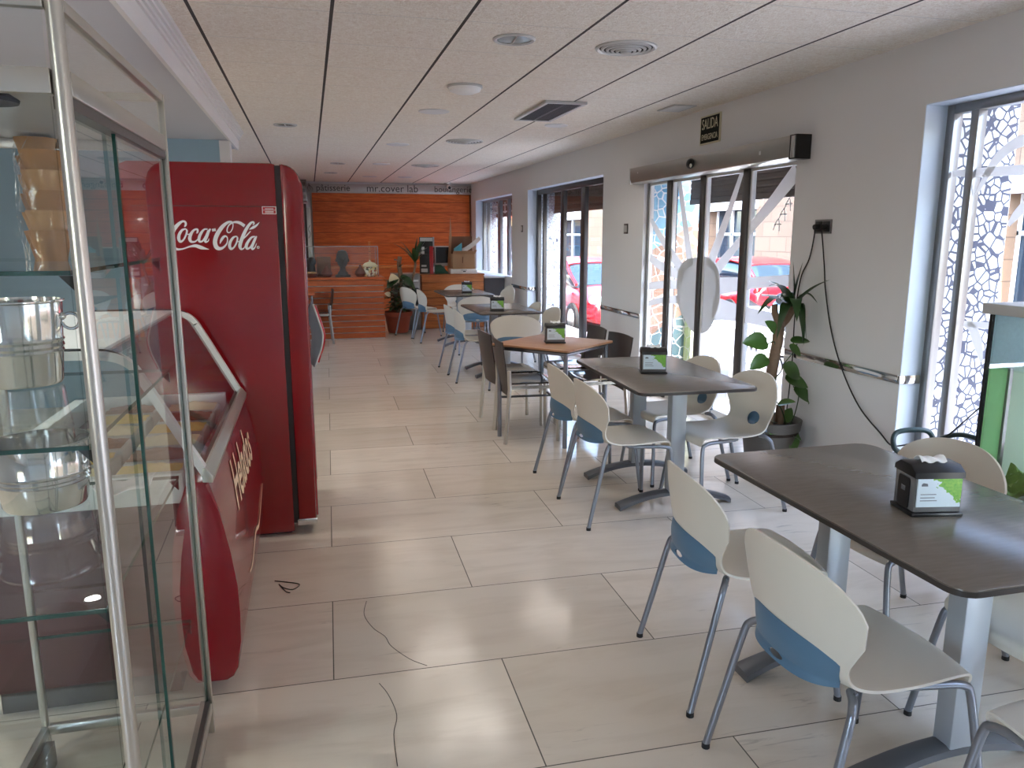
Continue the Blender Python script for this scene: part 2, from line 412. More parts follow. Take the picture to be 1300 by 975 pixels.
def tag(o, label, cat, group=None, kind=None):
    o['label'] = label; o['category'] = cat
    if group: o['group'] = group
    if kind: o['kind'] = kind
    return o
def thing(name, label, cat, loc=(0, 0, 0), rz=0.0, group=None):
    o = bpy.data.objects.new(name, None); COL.objects.link(o); o.empty_display_size = .1
    o.location = loc; o.rotation_euler = (0, 0, rz); return tag(o, label, cat, group)
def struct(o, label=None):
    o['kind'] = 'structure'
    if label: o['label'] = label
    return o
def estruct(name, loc=(0, 0, 0)):
    o = bpy.data.objects.new(name, None); COL.objects.link(o); o.location = loc; o['kind'] = 'structure'; return o
def dup(root, loc, rz, label, group=None):
    r = root.copy(); COL.objects.link(r); r.location = loc; r.rotation_euler = (0, 0, rz)
    r['label'] = label
    if group: r['group'] = group
    for ch in list(root.children):
        c = ch.copy(); COL.objects.link(c); c.parent = r
        for g in list(ch.children):
            d = g.copy(); COL.objects.link(d); d.parent = c
    return r
def text_obj(name, body, size, m, parent, mtx, th=.001, align='CENTER', shear=0.0, sx=1.0):
    cu = bpy.data.curves.new(name, 'FONT'); cu.body = body; cu.size = size; cu.extrude = th; cu.align_x = align; cu.align_y = 'CENTER'
    cu.shear = shear; cu.resolution_u = 3
    tmp = bpy.data.objects.new(name + '_tmp', cu); COL.objects.link(tmp)
    bpy.context.view_layer.update()
    me = bpy.data.meshes.new_from_object(tmp.evaluated_get(bpy.context.evaluated_depsgraph_get()))
    bpy.data.objects.remove(tmp)
    me.transform(mtx @ Matrix.Diagonal((sx, 1, 1, 1))); me.materials.clear(); me.materials.append(M[m])
    me.name = name
    o = bpy.data.objects.new(name, me); COL.objects.link(o)
    if parent: o.parent = parent
    return o
# lettering frames: right / up / out of the face
def frame(o, right, up):
    r, u = Vector(right), Vector(up); n = r.cross(u)
    return Matrix(((r.x, u.x, n.x, o[0]), (r.y, u.y, n.y, o[1]), (r.z, u.z, n.z, o[2]), (0, 0, 0, 1)))

W = 3.23; HC = 2.575; YE = 15.8; GX = 3.40

# ================================================================== SETTING
def wall_with_openings(name, m, x0, x1, y0, y1, z1, ops):
    """a wall along y, solid box pieces round the openings (ya, yb, za, zb)"""
    b = B(); y = y0
    for ya, yb, za, zb in sorted(ops):
        if ya > y: b.box(x0, x1, y, ya, 0, z1)
        if za > 0: b.box(x0, x1, ya, yb, 0, za)
        if zb < z1: b.box(x0, x1, ya, yb, zb, z1)
        y = yb
    if y < y1: b.box(x0, x1, y, y1, 0, z1)
    return struct(b.obj(name, m, smooth=False))

OPS = [(-3.7, .2, 0, 2.24), (1.0, 3.627, 0, 2.24), (4.75, 7.245, 0, 2.2), (8.36, 11.5, 0, 2.225), (12.445, 15.3, .6, 2.225)]  # the opening behind the camera is unseen, added to let light in
wall_with_openings('wall_right', 'wall', W, 3.42, -4.6, 16.1, HC + .15, OPS)
# the outer leaf of the same wall, with slightly wider openings
wall_with_openings('wall_outer', 'white_paint', 3.425, 3.86, -4.8, 18.0, 4.2, [(a, b_, max(0, c - .02), d + .35) for a, b_, c, d in OPS])
# pale linings of the window reveals
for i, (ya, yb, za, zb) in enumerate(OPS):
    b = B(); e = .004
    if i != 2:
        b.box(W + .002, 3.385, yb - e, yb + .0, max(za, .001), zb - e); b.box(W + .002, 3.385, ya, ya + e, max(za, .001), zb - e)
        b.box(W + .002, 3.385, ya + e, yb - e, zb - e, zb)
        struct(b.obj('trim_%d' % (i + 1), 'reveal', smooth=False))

floor = struct(B().box(-3.3, 3.42, -4.6, 16.1, -.12, 0).obj('floor', 'floor', smooth=False))
# hairline crack and scuff on two foreground tiles
def crack(pts, w):
    b = B()
    b.ribbon([(x, y, w) for x, y in pts], .0002, .0006, lambda x, y, h: (x, y, h), 6)
    return b.obj('crack', 'lam_edge', floor, smooth=False)
crack([(.166, 3.14), (.148, 3.02), (.175, 2.9), (.215, 2.82), (.232, 2.74), (.29, 2.63), (.345, 2.57)], .0028)
crack([(.165, 2.5), (.19, 2.42), (.205, 2.3), (.185, 2.2), (.18, 2.05)], .0026)

ceil = struct(B().box(-3.3, W, -4.6, 16.1, HC, HC + .15).obj('ceiling', 'ceiling', smooth=False))
struct(B().box(-3.3, -.67, -4.5, 8.5, 2.405, HC - .002).obj('ceiling_soffit', 'soffit', smooth=False))
prof = [(-.67, 2.398), (-.648, 2.398), (-.640, 2.44), (-.640, 2.492), (-.628, 2.494), (-.628, 2.512), (-.616, 2.514), (-.616, 2.532), (-.602, 2.534), (-.602, 2.55), (-.586, 2.552), (-.584, HC - .002), (-.67, HC - .002)]
struct(B().prism(prof, -4.5, 8.52, 'y').obj('trim_cornice', 'white_paint', smooth=False))
struct(B().box(-3.3, 3.42, YE, 16.1, 0, HC).obj('wall_end', 'wall', smooth=False))
wall_with_openings('wall_left', 'soffit', -3.5, -3.3, -4.6, 16.1, HC + .15, [(-3.3, -1.1, .8, 2.35), (9.0, 10.4, 1.1, 2.3)])  # both openings are unseen, added for fill daylight
struct(B().box(-3.3, 3.42, -4.8, -4.6, 0, HC).obj('wall_rear', 'wall', smooth=False))
# blue service partition with a white edge, behind the red fridge
struct(B().box(-3.29, -.75, 7.72, 7.86, 0, 2.404).obj('wall_partition', 'blue_wall', smooth=False))
struct(B().box(-.749, -.66, 7.70, 7.90, 0, 2.397).obj('trim_post', 'white_paint', smooth=False))

# dado rail in polished steel along the right wall and into the reveals
def rail(name, y0, y1):
    return struct(B().box(W - .012, W + .0, y0, y1, .715, .765, .004).obj(name, 'chrome'))
rail('trim_rail', 11.52, 12.44); rail('trim_rail', 7.25, 8.35); rail('trim_rail', 3.63, 4.73)
struct(B().box(W - .012, 3.36, 3.612, 3.624, .715, .765, .003).obj('trim_rail', 'chrome'))
struct(B().box(W - .012, 3.36, 11.484, 11.496, .715, .765, .003).obj('trim_rail', 'chrome'))

# windows: frames, mullions, panes
def window(n, ya, yb, za, zb, mull, fm, x=GX, rails=(), fw=.05, mw=.045):
    w = estruct('window_%d' % n)
    b = B()
    b.box(x - .03, x + .03, ya, ya + fw, za, zb, .004); b.box(x - .03, x + .03, yb - fw, yb, za, zb, .004)
    b.box(x - .03, x + .03, ya + fw, yb - fw, zb - fw, zb, .004); b.box(x - .03, x + .03, ya + fw, yb - fw, za, za + fw * 1.2, .004)
    b.obj('window_frame', fm, w)
    for (m, width) in mull: B().box(x - .028, x + .028, m - width / 2, m + width / 2, za + fw * 1.2, zb - fw, .004).obj('mullion', fm, w)
    for z in rails: B().box(x - .02, x + .02, ya + fw, yb - fw, z - .02, z + .02, .004).obj('transom', fm, w)
    ys = [ya + fw] + sum([[m - width / 2, m + width / 2] for m, width in sorted(mull)], []) + [yb - fw]
    for p, q in zip(ys[0::2], ys[1::2]):
        B().box(x - .003, x + .003, p, q, za + fw * 1.2, zb - fw).obj('pane', 'pane', w, smooth=False)
    return w
wA = window(1, 1.0, 3.625, .02, 2.238, [(3.44, .05), (2.2, .06)], 'alu_mid')
wB = window(2, 8.362, 11.498, .02, 2.222, [(11.16, .05), (10.27, .13), (9.43, .15)], 'alu_dark', fw=.07)
wC = window(3, 12.447, 15.298, .62, 2.222, [(14.9, .04), (13.95, .2), (13.3, .1)], 'alu_mid')
window(4, -3.698, .198, .02, 2.238, [(-1.2, .06), (-2.5, .06)], 'alu_mid')  # unseen window added behind the camera for fill light
window(5, -3.298, -1.102, .805, 2.345, [(-2.2, .06)], 'alu_mid', x=-3.42)  # unseen window added in the left wall to fill the foreground
window(6, 9.002, 10.398, 1.105, 2.295, [(9.7, .06)], 'alu_mid', x=-3.42)  # unseen window added to light the seating from the left
# frosted swooshes on the first window
b = B()
fx = GX - .0045
tfy = lambda y, z, h: (fx - h, y, z)
b.ribbon([(3.40, 1.76, .012), (3.372, 1.81, .03), (3.305, 1.92, .05), (3.22, 1.985, .055), (3.12, 2.01, .06), (2.7, 2.06, .07), (2.3, 2.0, .06)], 0.0008, 0.0013, tfy)
b.ribbon([(3.57, 1.88, .03), (3.40, 1.873, .045), (3.12, 1.865, .05), (2.6, 1.85, .05), (2.2, 1.83, .05)], 0.0016, 0.0021, tfy)
b.ribbon([(3.385, 1.085, .03), (3.33, 1.07, .05), (3.285, 1.0, .06), (3.245, .90, .02)], 0.0024, 0.0029, tfy)
b.ribbon([(3.36, 1.085, .03), (3.2, 1.09, .035), (3.0, 1.08, .03)], 0.0032, 0.0037, tfy)
b.ribbon([(3.18, 1.60, .02), (3.13, 1.66, .05), (3.06, 1.72, .05), (2.9, 1.8, .05)], 0.0040, 0.0045, tfy)
b.obj('frosted_film', 'film', wA, smooth=False)

# ------------------------------------------------------------------ sliding glass door
door = estruct('door_1')
DX = 3.30
b = B()
b.box(DX - .03, DX + .03, 4.752, 4.80, .0, 2.07, .004); b.box(DX - .03, DX + .03, 7.218, 7.243, .0, 2.07, .004)
b.box(DX - .05, DX + .05, 4.80, 7.20, 2.05, 2.199, .004); b.obj('door_frame', 'alu_mid', door)
b = B(); b.box(DX - .04, DX + .04, 6.72, 6.80, 0, 2.05, .005); b.obj('door_post', 'alu_dark', door)
for m, wd in ((6.13, .075), (5.44, .085)):
    B().box(DX - .035, DX + .035, m - wd / 2, m + wd / 2, 0, 2.05, .005).obj('leaf_stile', 'alu_dark', door)
for p, q in ((4.80, 5.397), (5.483, 6.092), (6.168, 6.72), (6.80, 7.218)):
    bb = B()
    bb.box(DX - .02, DX + .02, p, p + .02, .05, 2.05, .003); bb.box(DX - .02, DX + .02, q - .02, q, .05, 2.05, .003)
    bb.box(DX - .02, DX + .02, p, q, 2.03, 2.05); bb.box(DX - .02, DX + .02, p, q, .0, .09)
    bb.obj('leaf_frame', 'white', door)
    B().box(DX - .004, DX + .004, p + .02, q - .02, .09, 2.03).obj('pane', 'pane', door, smooth=False)
# frosted sun graphic
b = B(); fx2 = DX - .0055
tfd = lambda y, z, h: (fx2 - h, y, z)
blob = [(6.56, 1.22), (6.46, 1.32), (6.25, 1.36), (6.044, 1.37), (5.92, 1.33), (5.83, 1.26), (5.80, 1.18), (5.79, 1.10), (5.79, 1.0), (5.84, .90), (5.90, .80), (6.0, .73), (6.132, .70), (6.26, .71), (6.38, .78), (6.5, .87), (6.57, .98), (6.57, 1.1)]
bl = spline([(y, z, 0) for y, z in blob + blob[:1]], 5)[:-1]
b.prism([(y, z) for y, z, _ in bl], fx2 - .0010, fx2 - .0004, 'x')
for kk, pts in enumerate(([(6.615, 2.05, .075), (6.479, 1.678, .09), (6.33, 1.28, .12)], [(5.535, 2.05, .05), (5.729, 1.709, .085), (5.99, 1.29, .13)],
            [(4.83, 1.99, .13), (5.151, 1.756, .10), (5.517, 1.51, .075), (5.90, 1.24, .12)],
            [(4.82, 1.235, .085), (5.278, 1.195, .09), (5.86, 1.13, .15)], [(4.82, .93, .12), (5.414, .94, .13), (5.90, .95, .2)],
            [(7.18, 1.70, .05), (6.946, 1.53, .085), (6.45, 1.22, .11)], [(7.18, 1.335, .08), (6.923, 1.26, .085), (6.45, 1.18, .10)],
            [(7.18, 1.05, .075), (6.908, 1.08, .075), (6.5, 1.11, .09)], [(7.18, .875, .05), (6.896, .93, .06), (6.5, .97, .08)])):
    b.ribbon(pts, .0016 + .0009 * kk, .0021 + .0009 * kk, tfd, 8)
b.obj('frosted_film', 'film', door, smooth=False)
b = B()
for y, z, a in ((5.02, 1.62, 0), (4.96, 1.69, 0), (4.90, 1.76, 0)):
    b.ribbon([(y + .06, z - .03, .012), (y, z + .05, .012), (y - .02, z - .04, .012)], 0, .0005, tfd, 3); b.ribbon([(y + .05, z + .01, .01), (y - .04, z + .01, .01)], 0, .0005, tfd, 3)
b.obj('film_lettering', 'film', door, smooth=False)

# automatic door operator above it
t = thing('door_operator', 'long silver automatic door operator above the glass door', 'door operator', (W, 4.60, 2.05))
pr = [(0, 0), (-.075, .0), (-.1, .012), (-.112, .05), (-.112, .15), (0, .15)]
B().prism(pr, .075, 2.74, 'y').obj('housing', 'alu', t)
b = B(); b.prism([(-.002, -.003), (-.115, -.003), (-.115, .153), (-.002, .153)], .0, .075, 'y'); b.obj('open_end', 'black', t, smooth=False)
for y in (.012, .035): B().box(-.122, -.115, y, y + .014, .005, .145).obj('circuit_cover', 'light_grey', t, smooth=False)
B().prism([(-.002, -.002), (-.113, -.002), (-.115, .152), (-.002, .152)], 2.741, 2.76, 'y').obj('end_cap', 'light_grey', t)
b = B(); b.ball((-.125, 1.45, .088), .042, (.7, 1.25, 1)); b.obj('motion_sensor', 'black', t)
b = B(); b.ball((-.148, 1.40, .068), .016, (.5, 1, 1)); b.obj('sensor_lens', 'alu', t)
for q in ((.42, .44, .06, .085), (2.55, 2.565, .09, .105)): B().box(-.1135, -.112, *q).obj('sticker', 'paper', t, smooth=False)

# ================================================================== CHAIRS
SP = spline([(.243, .388, .180, 0, 0), (.256, .418, .186, 0, 0), (.238, .441, .192, 0, .002), (.16, .441, .199, 0, .006), (.05, .431, .206, 0, .013),
             (-.06, .429, .207, .004, .018), (-.128, .438, .204, .014, .020), (-.172, .463, .200, .028, .014), (-.196, .505, .203, .040, .006),
             (-.208, .55, .224, .050, 0), (-.216, .60, .252, .060, 0), (-.223, .65, .274, .068, 0), (-.229, .70, .284, .074, 0), (-.236, .77, .284, .080, 0)], 5)
def sp_at(f):
    x = f * (len(SP) - 1); i = min(int(x), len(SP) - 2); t = x - i
    return [SP[i][k] * (1 - t) + SP[i + 1][k] * t for k in range(5)]
def back_w(z):
    for i in range(len(SP) - 1):
        if SP[i][0] < -.17 and SP[i][1] <= z <= SP[i + 1][1]:
            t = (z - SP[i][1]) / (SP[i + 1][1] - SP[i][1]); return [SP[i][k] * (1 - t) + SP[i + 1][k] * t for k in range(5)]
    return list(SP[-1])
def shell_pt(a, f):
    u = (a * 2 - 1) * .998
    x, z, w, cx, cz = sp_at(f)
    if z > .575 and f > .6:
        zt = .575 + .195 * (1 - abs(u) ** 2.35) ** (1 / 2.35)
        z = .575 + (z - .575) / .195 * (zt - .575)
        x, z, w, cx, cz = back_w(z)
    front = max(0.0, min(1.0, (x - .12) / .12)) if f < .4 else 0
    x += cx * u * u - front * .022 * u * u
    return (x, u * w, z + cz * u * u)
HC_Z, HR_Y, HR_Z = .497, .062, .036
def make_shell():
    b = B(); NU, NV = 32, 64
    inside = lambda a, f: f > .5 and ((shell_pt(a, f)[1] / HR_Y) ** 2 + ((shell_pt(a, f)[2] - HC_Z) / HR_Z) ** 2) < 1.0
    vs = b.grid(shell_pt, NU, NV, inside)
    for j in range(NV + 1):
        for i in range(NU + 1):
            v = vs[j][i]
            if not v.link_faces: b.bm.verts.remove(v); continue
            if 0 < i < NU and 0 < j < NV and len(v.link_faces) < 4:
                y, z = v.co.y, v.co.z
                d = math.hypot(y / HR_Y, (z - HC_Z) / HR_Z)
                if d > 0:
                    y, z = y / d, HC_Z + (z - HC_Z) / d
                    s = back_w(z) if z > .463 else [-.172 + (.463 - z) * .8, z, .2, .028, 0]
                    v.co = (s[0] + s[3] * (y / s[2]) ** 2, y, z)
    b.solid(-.0075); return b
def make_lumbar():
    NU, NV, PY, PZ, PC = 44, 24, .032, .0075, .4570      # grip opening near the lower edge
    def fn(a, f):
        u = a * 2 - 1
        top = .532 + .020 * (1 - u * u) - .012 * abs(u) ** 8
        bot = .443 + .010 * abs(u) ** 6
        z = bot + (top - bot) * f
        s = back_w(max(z, .466)); w = min(s[2], .203) * .90
        ed = 1 - abs(u) ** 4
        off = .010 + .034 * (1 - f) ** .8 * ed + .012 * ed * (1 - f)
        return (s[0] + s[3] * u * u * .85 - off, u * (w - .004 + .010 * f), z)
    rad = lambda p: math.hypot(p[1] / PY, (p[2] - PC) / PZ)
    b = B(); vs = b.grid(fn, NU, NV, lambda a, f: rad(fn(a, f)) < 1)
    for row in vs:
        for v in row:
            if not v.link_faces: b.bm.verts.remove(v)
    for v in b.bm.verts:
        d = rad(v.co)
        if d < 1.5 and v.is_boundary: v.co.y /= d; v.co.z = PC + (v.co.z - PC) / d
    b.solid(.006)
    return b
def chair_leg(rear, s):
    if rear: pts = [(-.125, .175 * s, .436), (-.142, .205 * s, .437), (-.158, .226 * s, .420), (-.172, .236 * s, .385), (-.219, .2475 * s, .195), (-.265, .259 * s, .012)]
    else: pts = [(.02, .160 * s, .416), (.17, .178 * s, .412), (.215, .184 * s, .404), (.234, .190 * s, .372), (.249, .222 * s, .19), (.264, .252 * s, .012)]
    q = [pts[0]] + spline(pts[1:5], 5)[1:-1] + [pts[4], pts[5]]
    b = B(); b.tube(q, .0112, 12); return b
def make_chair(label, loc, rz):
    t = thing('cafe_chair', label, 'chair', loc, rz, 'cream and blue cafe chairs')
    make_shell().obj('shell', 'shell', t, angle=60)
    make_lumbar().obj('lumbar_panel', 'blue', t, angle=60)
    for rear in (0, 1):
        for s in (1, -1):
            lg = chair_leg(rear, s).obj('leg', 'tube', t)
            x, y = ((-.265, .259 * s) if rear else (.264, .252 * s))
            B().cyl((x, y, 0), (x, y, .016), .0128, .0125, 12).obj('foot_cap', 'rubber', lg)
    for s in (1, -1):
        for z in (.428, .452): B().cyl((-.138, .205 * s, z), (-.138, .213 * s, z), .004, .004, 8).obj('screw', 'grey_plastic', t)
    b = B()
    b.tube([(.02, .16, .416), (.0, .15, .414), (-.01, .1, .412), (-.01, -.1, .412), (.0, -.15, .414), (.02, -.16, .416)], .009, 8)
    b.obj('seat_brace', 'tube', t)
    return t
R = math.radians
chair0 = None
CH = [  # x, y, heading, label
    (1.375, 1.64, 0, 'nearest cream and blue chair with its back to us, left side of nearest dark table'),
    (1.425, 2.285, -5.5, 'cream and blue chair with faded blue panel, second on left side of nearest table'),
    (2.10, 1.63, 180, 'cream chair at right edge of photo, behind the leg of the nearest table'),
    (2.17, 2.33, 180, 'cream chair facing us behind the napkin box on the nearest table'),
    (1.70, 1.085, 90, 'cream chair in bottom right corner, only its seat and front leg in view'),
    (1.64, 3.925, 0, 'cream and blue chair, nearer of two on left side of second dark table'),
    (1.645, 4.455, 0, 'cream and blue chair, farther of two on left side of second dark table'),
    (2.295, 3.915, 180, 'cream chair with round back hole, facing left beside the yucca pot'),
    (2.275, 4.50, 180, 'cream chair with round back hole between second dark table and glass door'),
    (2.04, 7.62, 68, 'cream chair with white back just behind the pale wooden table'),
    (1.715, 8.20, 0, 'cream and blue chair, nearer of two left of the fourth table'),
    (1.715, 8.77, 3, 'cream and blue chair, farther of two left of the fourth table'),
    (2.39, 8.12, 184, 'cream chair by the red car window, nearer of two right of the fourth table'),
    (2.39, 8.82, 180, 'cream chair by the window, farther of two right of the fourth table'),
    (2.12, 10.12, 86, 'cream and blue chair seen from behind between fourth and fifth tables'),
    (1.755, 11.42, 5, 'cream and blue chair, nearer of the pair beside the terracotta pot'),
    (1.60, 12.03, 22, 'cream and blue chair, farther of the pair beside the terracotta pot'),
    (2.32, 12.17, 270, 'cream chair facing us in front of the slatted counter with boxes'),
    (2.74, 11.45, 190, 'cream chair in front of the dark bar end, nearer of two'),
    (2.87, 12.0, 180, 'cream chair in front of the dark bar end, farther of two'),
]
for x, y, a, l in CH:
    if chair0 is None: chair0 = make_chair(l, (x, y, 0), R(a))
    else: dup(chair0, (x, y, 0), R(a), l)

# dark bistro chairs with square metal legs
def make_bistro(label, loc, rz):
    t = thing('bistro_chair', label, 'chair', loc, rz, 'dark brown bistro chairs')
    def bk(a, f):
        u = a * 2 - 1; z = .36 + .42 * f
        x = -.205 - .045 * f - .02 * (1 - u * u) + .02 * (1 - f) ** 2
        return (x, u * (.205 + .012 * f), z - .006 * u * u * f)
    b = B(); b.grid(bk, 12, 14); b.solid(.010); b.obj('backrest', 'darkbrown', t)
    def st(a, f):
        u = a * 2 - 1; x = -.20 + .40 * f
        return (x, u * (.198 + .006 * f), .452 - .012 * (1 - u * u) * math.sin(PI * f) + .0 - .02 * max(0, f - .85) / .15)
    b = B(); b.grid(st, 12, 14); b.solid(-.012); b.obj('seat', 'blackgloss', t)
    for sx in (1, -1):
        for s in (1, -1):
            b = B()
            if sx > 0: b.tube([(.185, .195 * s, .432), (.19, .20 * s, .0)], .0155, 4)
            else: b.tube([(-.195, .212 * s, .56), (-.190, .212 * s, .42), (-.205, .216 * s, .25), (-.225, .222 * s, .0)], .0155, 4)
            b.obj('leg', 'alu', t, smooth=False)
    b = B()
    for s in (1, -1): b.box(-.19, .185, .19 * s - .01, .19 * s + .01, .415, .437)
    b.box(.17, .195, -.19, .19, .415, .437); b.obj('seat_frame', 'alu', t, smooth=False)
    return t
bis = make_bistro('dark brown chair with its back to us, left of pale wooden table, nearer of two', (1.60, 5.66, 0), R(-3))
dup(bis, (1.60, 6.14, 0), R(2), 'dark brown chair left of pale wooden table, farther of two, partly hidden')
dup(bis, (2.13, 5.68, 0), R(183), 'glossy dark chair right of pale wooden table, nearer of two against the wall')
dup(bis, (2.13, 6.22, 0), R(180), 'glossy dark chair right of pale wooden table, farther of two near the window')
dup(bis, (.05, 11.59, 0), R(181), 'dark chair seen side on beyond the red fridge, before the slatted counter')

# ================================================================== TABLES
def rrect(x0, x1, y0, y1, r, n=6):
    out = []
    for cx, cy, a0 in ((x1 - r, y1 - r, 0), (x0 + r, y1 - r, 90), (x0 + r, y0 + r, 180), (x1 - r, y0 + r, 270)):
        for k in range(n + 1):
            a = R(a0 + 90 * k / n); out.append((cx + r * math.cos(a), cy + r * math.sin(a)))
    return out
def make_table(label, loc, rz):
    t = thing('cafe_table', label, 'table', loc, rz, 'dark pedestal cafe tables')
    hx, hy = .345, .59
    B().prism(rrect(-hx, hx, -hy, hy, .055), .722, .74, 'z', .003).obj('tabletop', 'laminate', t)
    B().prism(rrect(-hx - .0015, hx + .0015, -hy - .0015, hy + .0015, .056), .7215, .7365, 'z').obj('edge_band', 'lam_edge', t)
    for s in (1, -1):
        y = .295 * s
        B().box(-.046, .046, y - .033, y + .033, .07, .70, .006).obj('column', 'alu_table', t)
        b = B(); n = 14; secs = []
        for i in range(n + 1):
            u = -1 + 2 * i / n; x = .345 * u
            zc = .016 + .068 * (1 - abs(u) ** 2.0); w = .034 + .012 * abs(u) ** 3; th = .015
            secs.append([b.bm.verts.new((x, y + dy, zc + dz)) for dy, dz in ((-w, -th), (-w, th * .5), (-w * .6, th), (w * .6, th), (w, th * .5), (w, -th))])
        for p, q in zip(secs, secs[1:]):
            for k in range(6): b.bm.faces.new((p[k], p[(k + 1) % 6], q[(k + 1) % 6], q[k]))
        b.bm.faces.new(secs[0]); b.bm.faces.new(secs[-1][::-1])
        b.obj('foot', 'foot_grey', t)
        b = B(); b.box(-.28, .28, y - .03, y + .03, .70, .7215); b.obj('top_bracket', 'foot_grey', t)
    return t
M['alu_table'] = mat('silver_painted_column', rgb(176, 182, 188), .38, .35, var=.03)
M['foot_grey'] = mat('grey_cast_foot', rgb(104, 106, 110), .4, .5, var=.05)
tb = make_table('nearest dark topped table, at right front of the photo', (1.765, 1.925, 0), 0)
dup(tb, (2.005, 4.215, 0), R(-2), 'second dark topped table, in front of the sliding glass door')
dup(tb, (2.06, 8.50, 0), 0, 'dark topped table by the window with the red car outside')
dup(tb, (2.13, 11.0, 0), 0, 'farthest dark topped table, before the slatted counter with boxes')
# pale square wooden table on tubular legs
t = thing('wooden_table', 'pale brown wooden square table turned at an angle between dark chairs', 'table', (1.80, 5.66, 0), R(40))
B().prism(rrect(-.345, .345, -.345, .345, .02, 3), .722, .738, 'z', .003).obj('tabletop', 'table_wood', t)
B().prism(rrect(-.347, .347, -.347, .347, .021, 3), .716, .7225, 'z').obj('edge_band', 'lam_edge', t)
for sx in (1, -1):
    for sy in (1, -1): B().tube([(.30 * sx, .30 * sy, .718), (.30 * sx, .30 * sy, .0)], .017, 12).obj('leg', 'tube', t)
b = B(); b.tube([(.30, .30, .70), (-.30, .30, .70), (-.30, -.30, .70), (.30, -.30, .70), (.30, .30, .70)], .012, 8); b.obj('apron_frame', 'tube', t)
b = B(); b.tube([(.30, .30, .30), (-.30, -.30, .30)], .009, 8); b.tube([(.30, -.30, .315), (-.30, .30, .315)], .009, 8); b.obj('cross_brace', 'tube', t)
# small brown table hidden behind the fridge handle
t = thing('side_table', 'small brown table beyond the red fridge handle', 'table', (-.26, 11.51, 0), 0)
B().prism(rrect(-.30, .30, -.30, .30, .02, 3), .72, .742, 'z', .003).obj('tabletop', 'oak', t)
for sx in (1, -1):
    for sy in (1, -1): B().tube([(.26 * sx, .26 * sy, .72), (.26 * sx, .26 * sy, 0)], .016, 10).obj('leg', 'tube', t)

# ================================================================== NAPKIN DISPENSERS
def make_disp(label, loc, rz):
    t = thing('napkin_dispenser', label, 'napkin dispenser', loc, rz, 'black napkin dispensers on the tables')
    w, d, h = .072, .055, .122
    B().box(-w - .006, w + .006, -d - .006, d + .006, 0, .012, .004).obj('base', 'black', t)
    B().box(-w, w, -d, d, .012, h, .006).obj('body', 'smoke', t)
    b = B(); b.prism([(-d - .004, h - .006), (d + .004, h - .006), (d + .002, h + .012), (.028, h + .030), (-.028, h + .030), (-d - .002, h + .012)], -w - .004, w + .004, 'x', .005)
    b.obj('lid', 'black', t)
    for s in (1, -1):
        b = B(); b.prism(rrect(-.03, .03, .014, h - .012, .012, 4), s * (w - .002), s * (w + .003), 'x'); b.obj('side_inset', 'black', t)
        b = B(); b.box(s * (w + .003), s * (w + .0042), -.010, .010, .066, .080); b.obj('logo_mark', 'grey_plastic', t, smooth=False)
    c = B(); c.box(-w + .006, w - .006, -d - .0035, -d + .001, .030, h - .006, .001); cd = c.obj('card', 'card', t, smooth=False)
    b = B()
    b.prism([(-.055, .094), (-.036, .094), (-.038, .102), (-.050, .104), (-.055, .100)], -d - .0045, -d - .003, 'y')
    for z, l in ((.068, .052), (.058, .048), (.049, .056)): b.box(-.056, -.056 + l * .9, -d - .0042, -d - .003, z, z + .0022)
    b.obj('card_print', 'grey_plastic', cd, smooth=False)
    def nap(a, f):
        x = -.038 + .076 * a; y = -.02 + .045 * f
        return (x, y, h + .034 + .010 * math.sin(PI * f) * (1 + .3 * math.sin(9 * a)) + .004 * math.sin(13 * a + 3 * f))
    b = B(); b.grid(nap, 14, 8); b.solid(.003); b.obj('napkin', 'paper', t)
    return t
d0 = make_disp('napkin dispenser on the nearest dark table', (1.755, 1.815, .74), R(-12))
dup(d0, (1.965, 4.20, .74), R(-16), 'napkin dispenser on the second dark table, before the glass door')
dup(d0, (1.80, 5.62, .738), R(-10), 'napkin dispenser on the pale wooden table')
dup(d0, (1.955, 8.18, .74), R(-10), 'napkin dispenser on the dark table by the red car window')
dup(d0, (2.17, 10.95, .74), R(-10), 'farthest napkin dispenser, its napkin sticking up, near the boxes')

# ================================================================== GLASS DISPLAY CASE (left foreground)
cx0, cx1, cy0, cy1, ct = -.845, -.365, 1.45, 2.37, 1.925
case = thing('glass_display_case', 'tall glass display case with aluminium posts at left front', 'display case', (0, 0, 0))
def case_part(b, name, m, **k): return b.obj(name, m, case, **k)
b = B(); b.tube([(cx1 - .012, cy0 + .012, 0), (cx1 - .012, cy0 + .012, ct)], .0135, 16); case_part(b, 'corner_post', 'alu')
for x, y in ((cx1 - .008, cy1 - .008), (cx0 + .008, cy1 - .008), (cx0 + .008, cy0 + .008)):
    b = B(); b.box(x - .009, x + .009, y - .009, y + .009, 0, ct, .002); case_part(b, 'corner_post', 'alu')
for z0, z1 in ((ct - .02, ct), (1.775, 1.815), (.075, .105)):
    for q in ((cx1 - .020, cx1, cy0 + .026, cy1 - .018), (cx0, cx0 + .02, cy0 + .018, cy1 - .018), (cx0 + .018, cx1 - .026, cy0, cy0 + .02), (cx0 + .018, cx1 - .018, cy1 - .02, cy1)):
        case_part(B().box(*q, z0, z1, .002), 'rail', 'alu')
for z0, z1 in ((1.755, 1.775), (.105, .118)): case_part(B().box(cx1 - .032, cx1 - .004, cy0 + .03, cy1 - .02, z0, z1), 'door_track', 'alu_dark')
b = B(); b.box(cx0 + .02, cx1 - .02, cy0 + .02, cy1 - .02, 1.80, 1.806); case_part(b, 'canopy_panel', 'light_grey')
b = B(); b.lathe([(.045, -.002), (.06, -.012), (.058, -.018), (.04, -.014), (.0, -.012)], 28, (-.55, 1.62, 1.80)); case_part(b, 'canopy_lamp', 'ringdark')
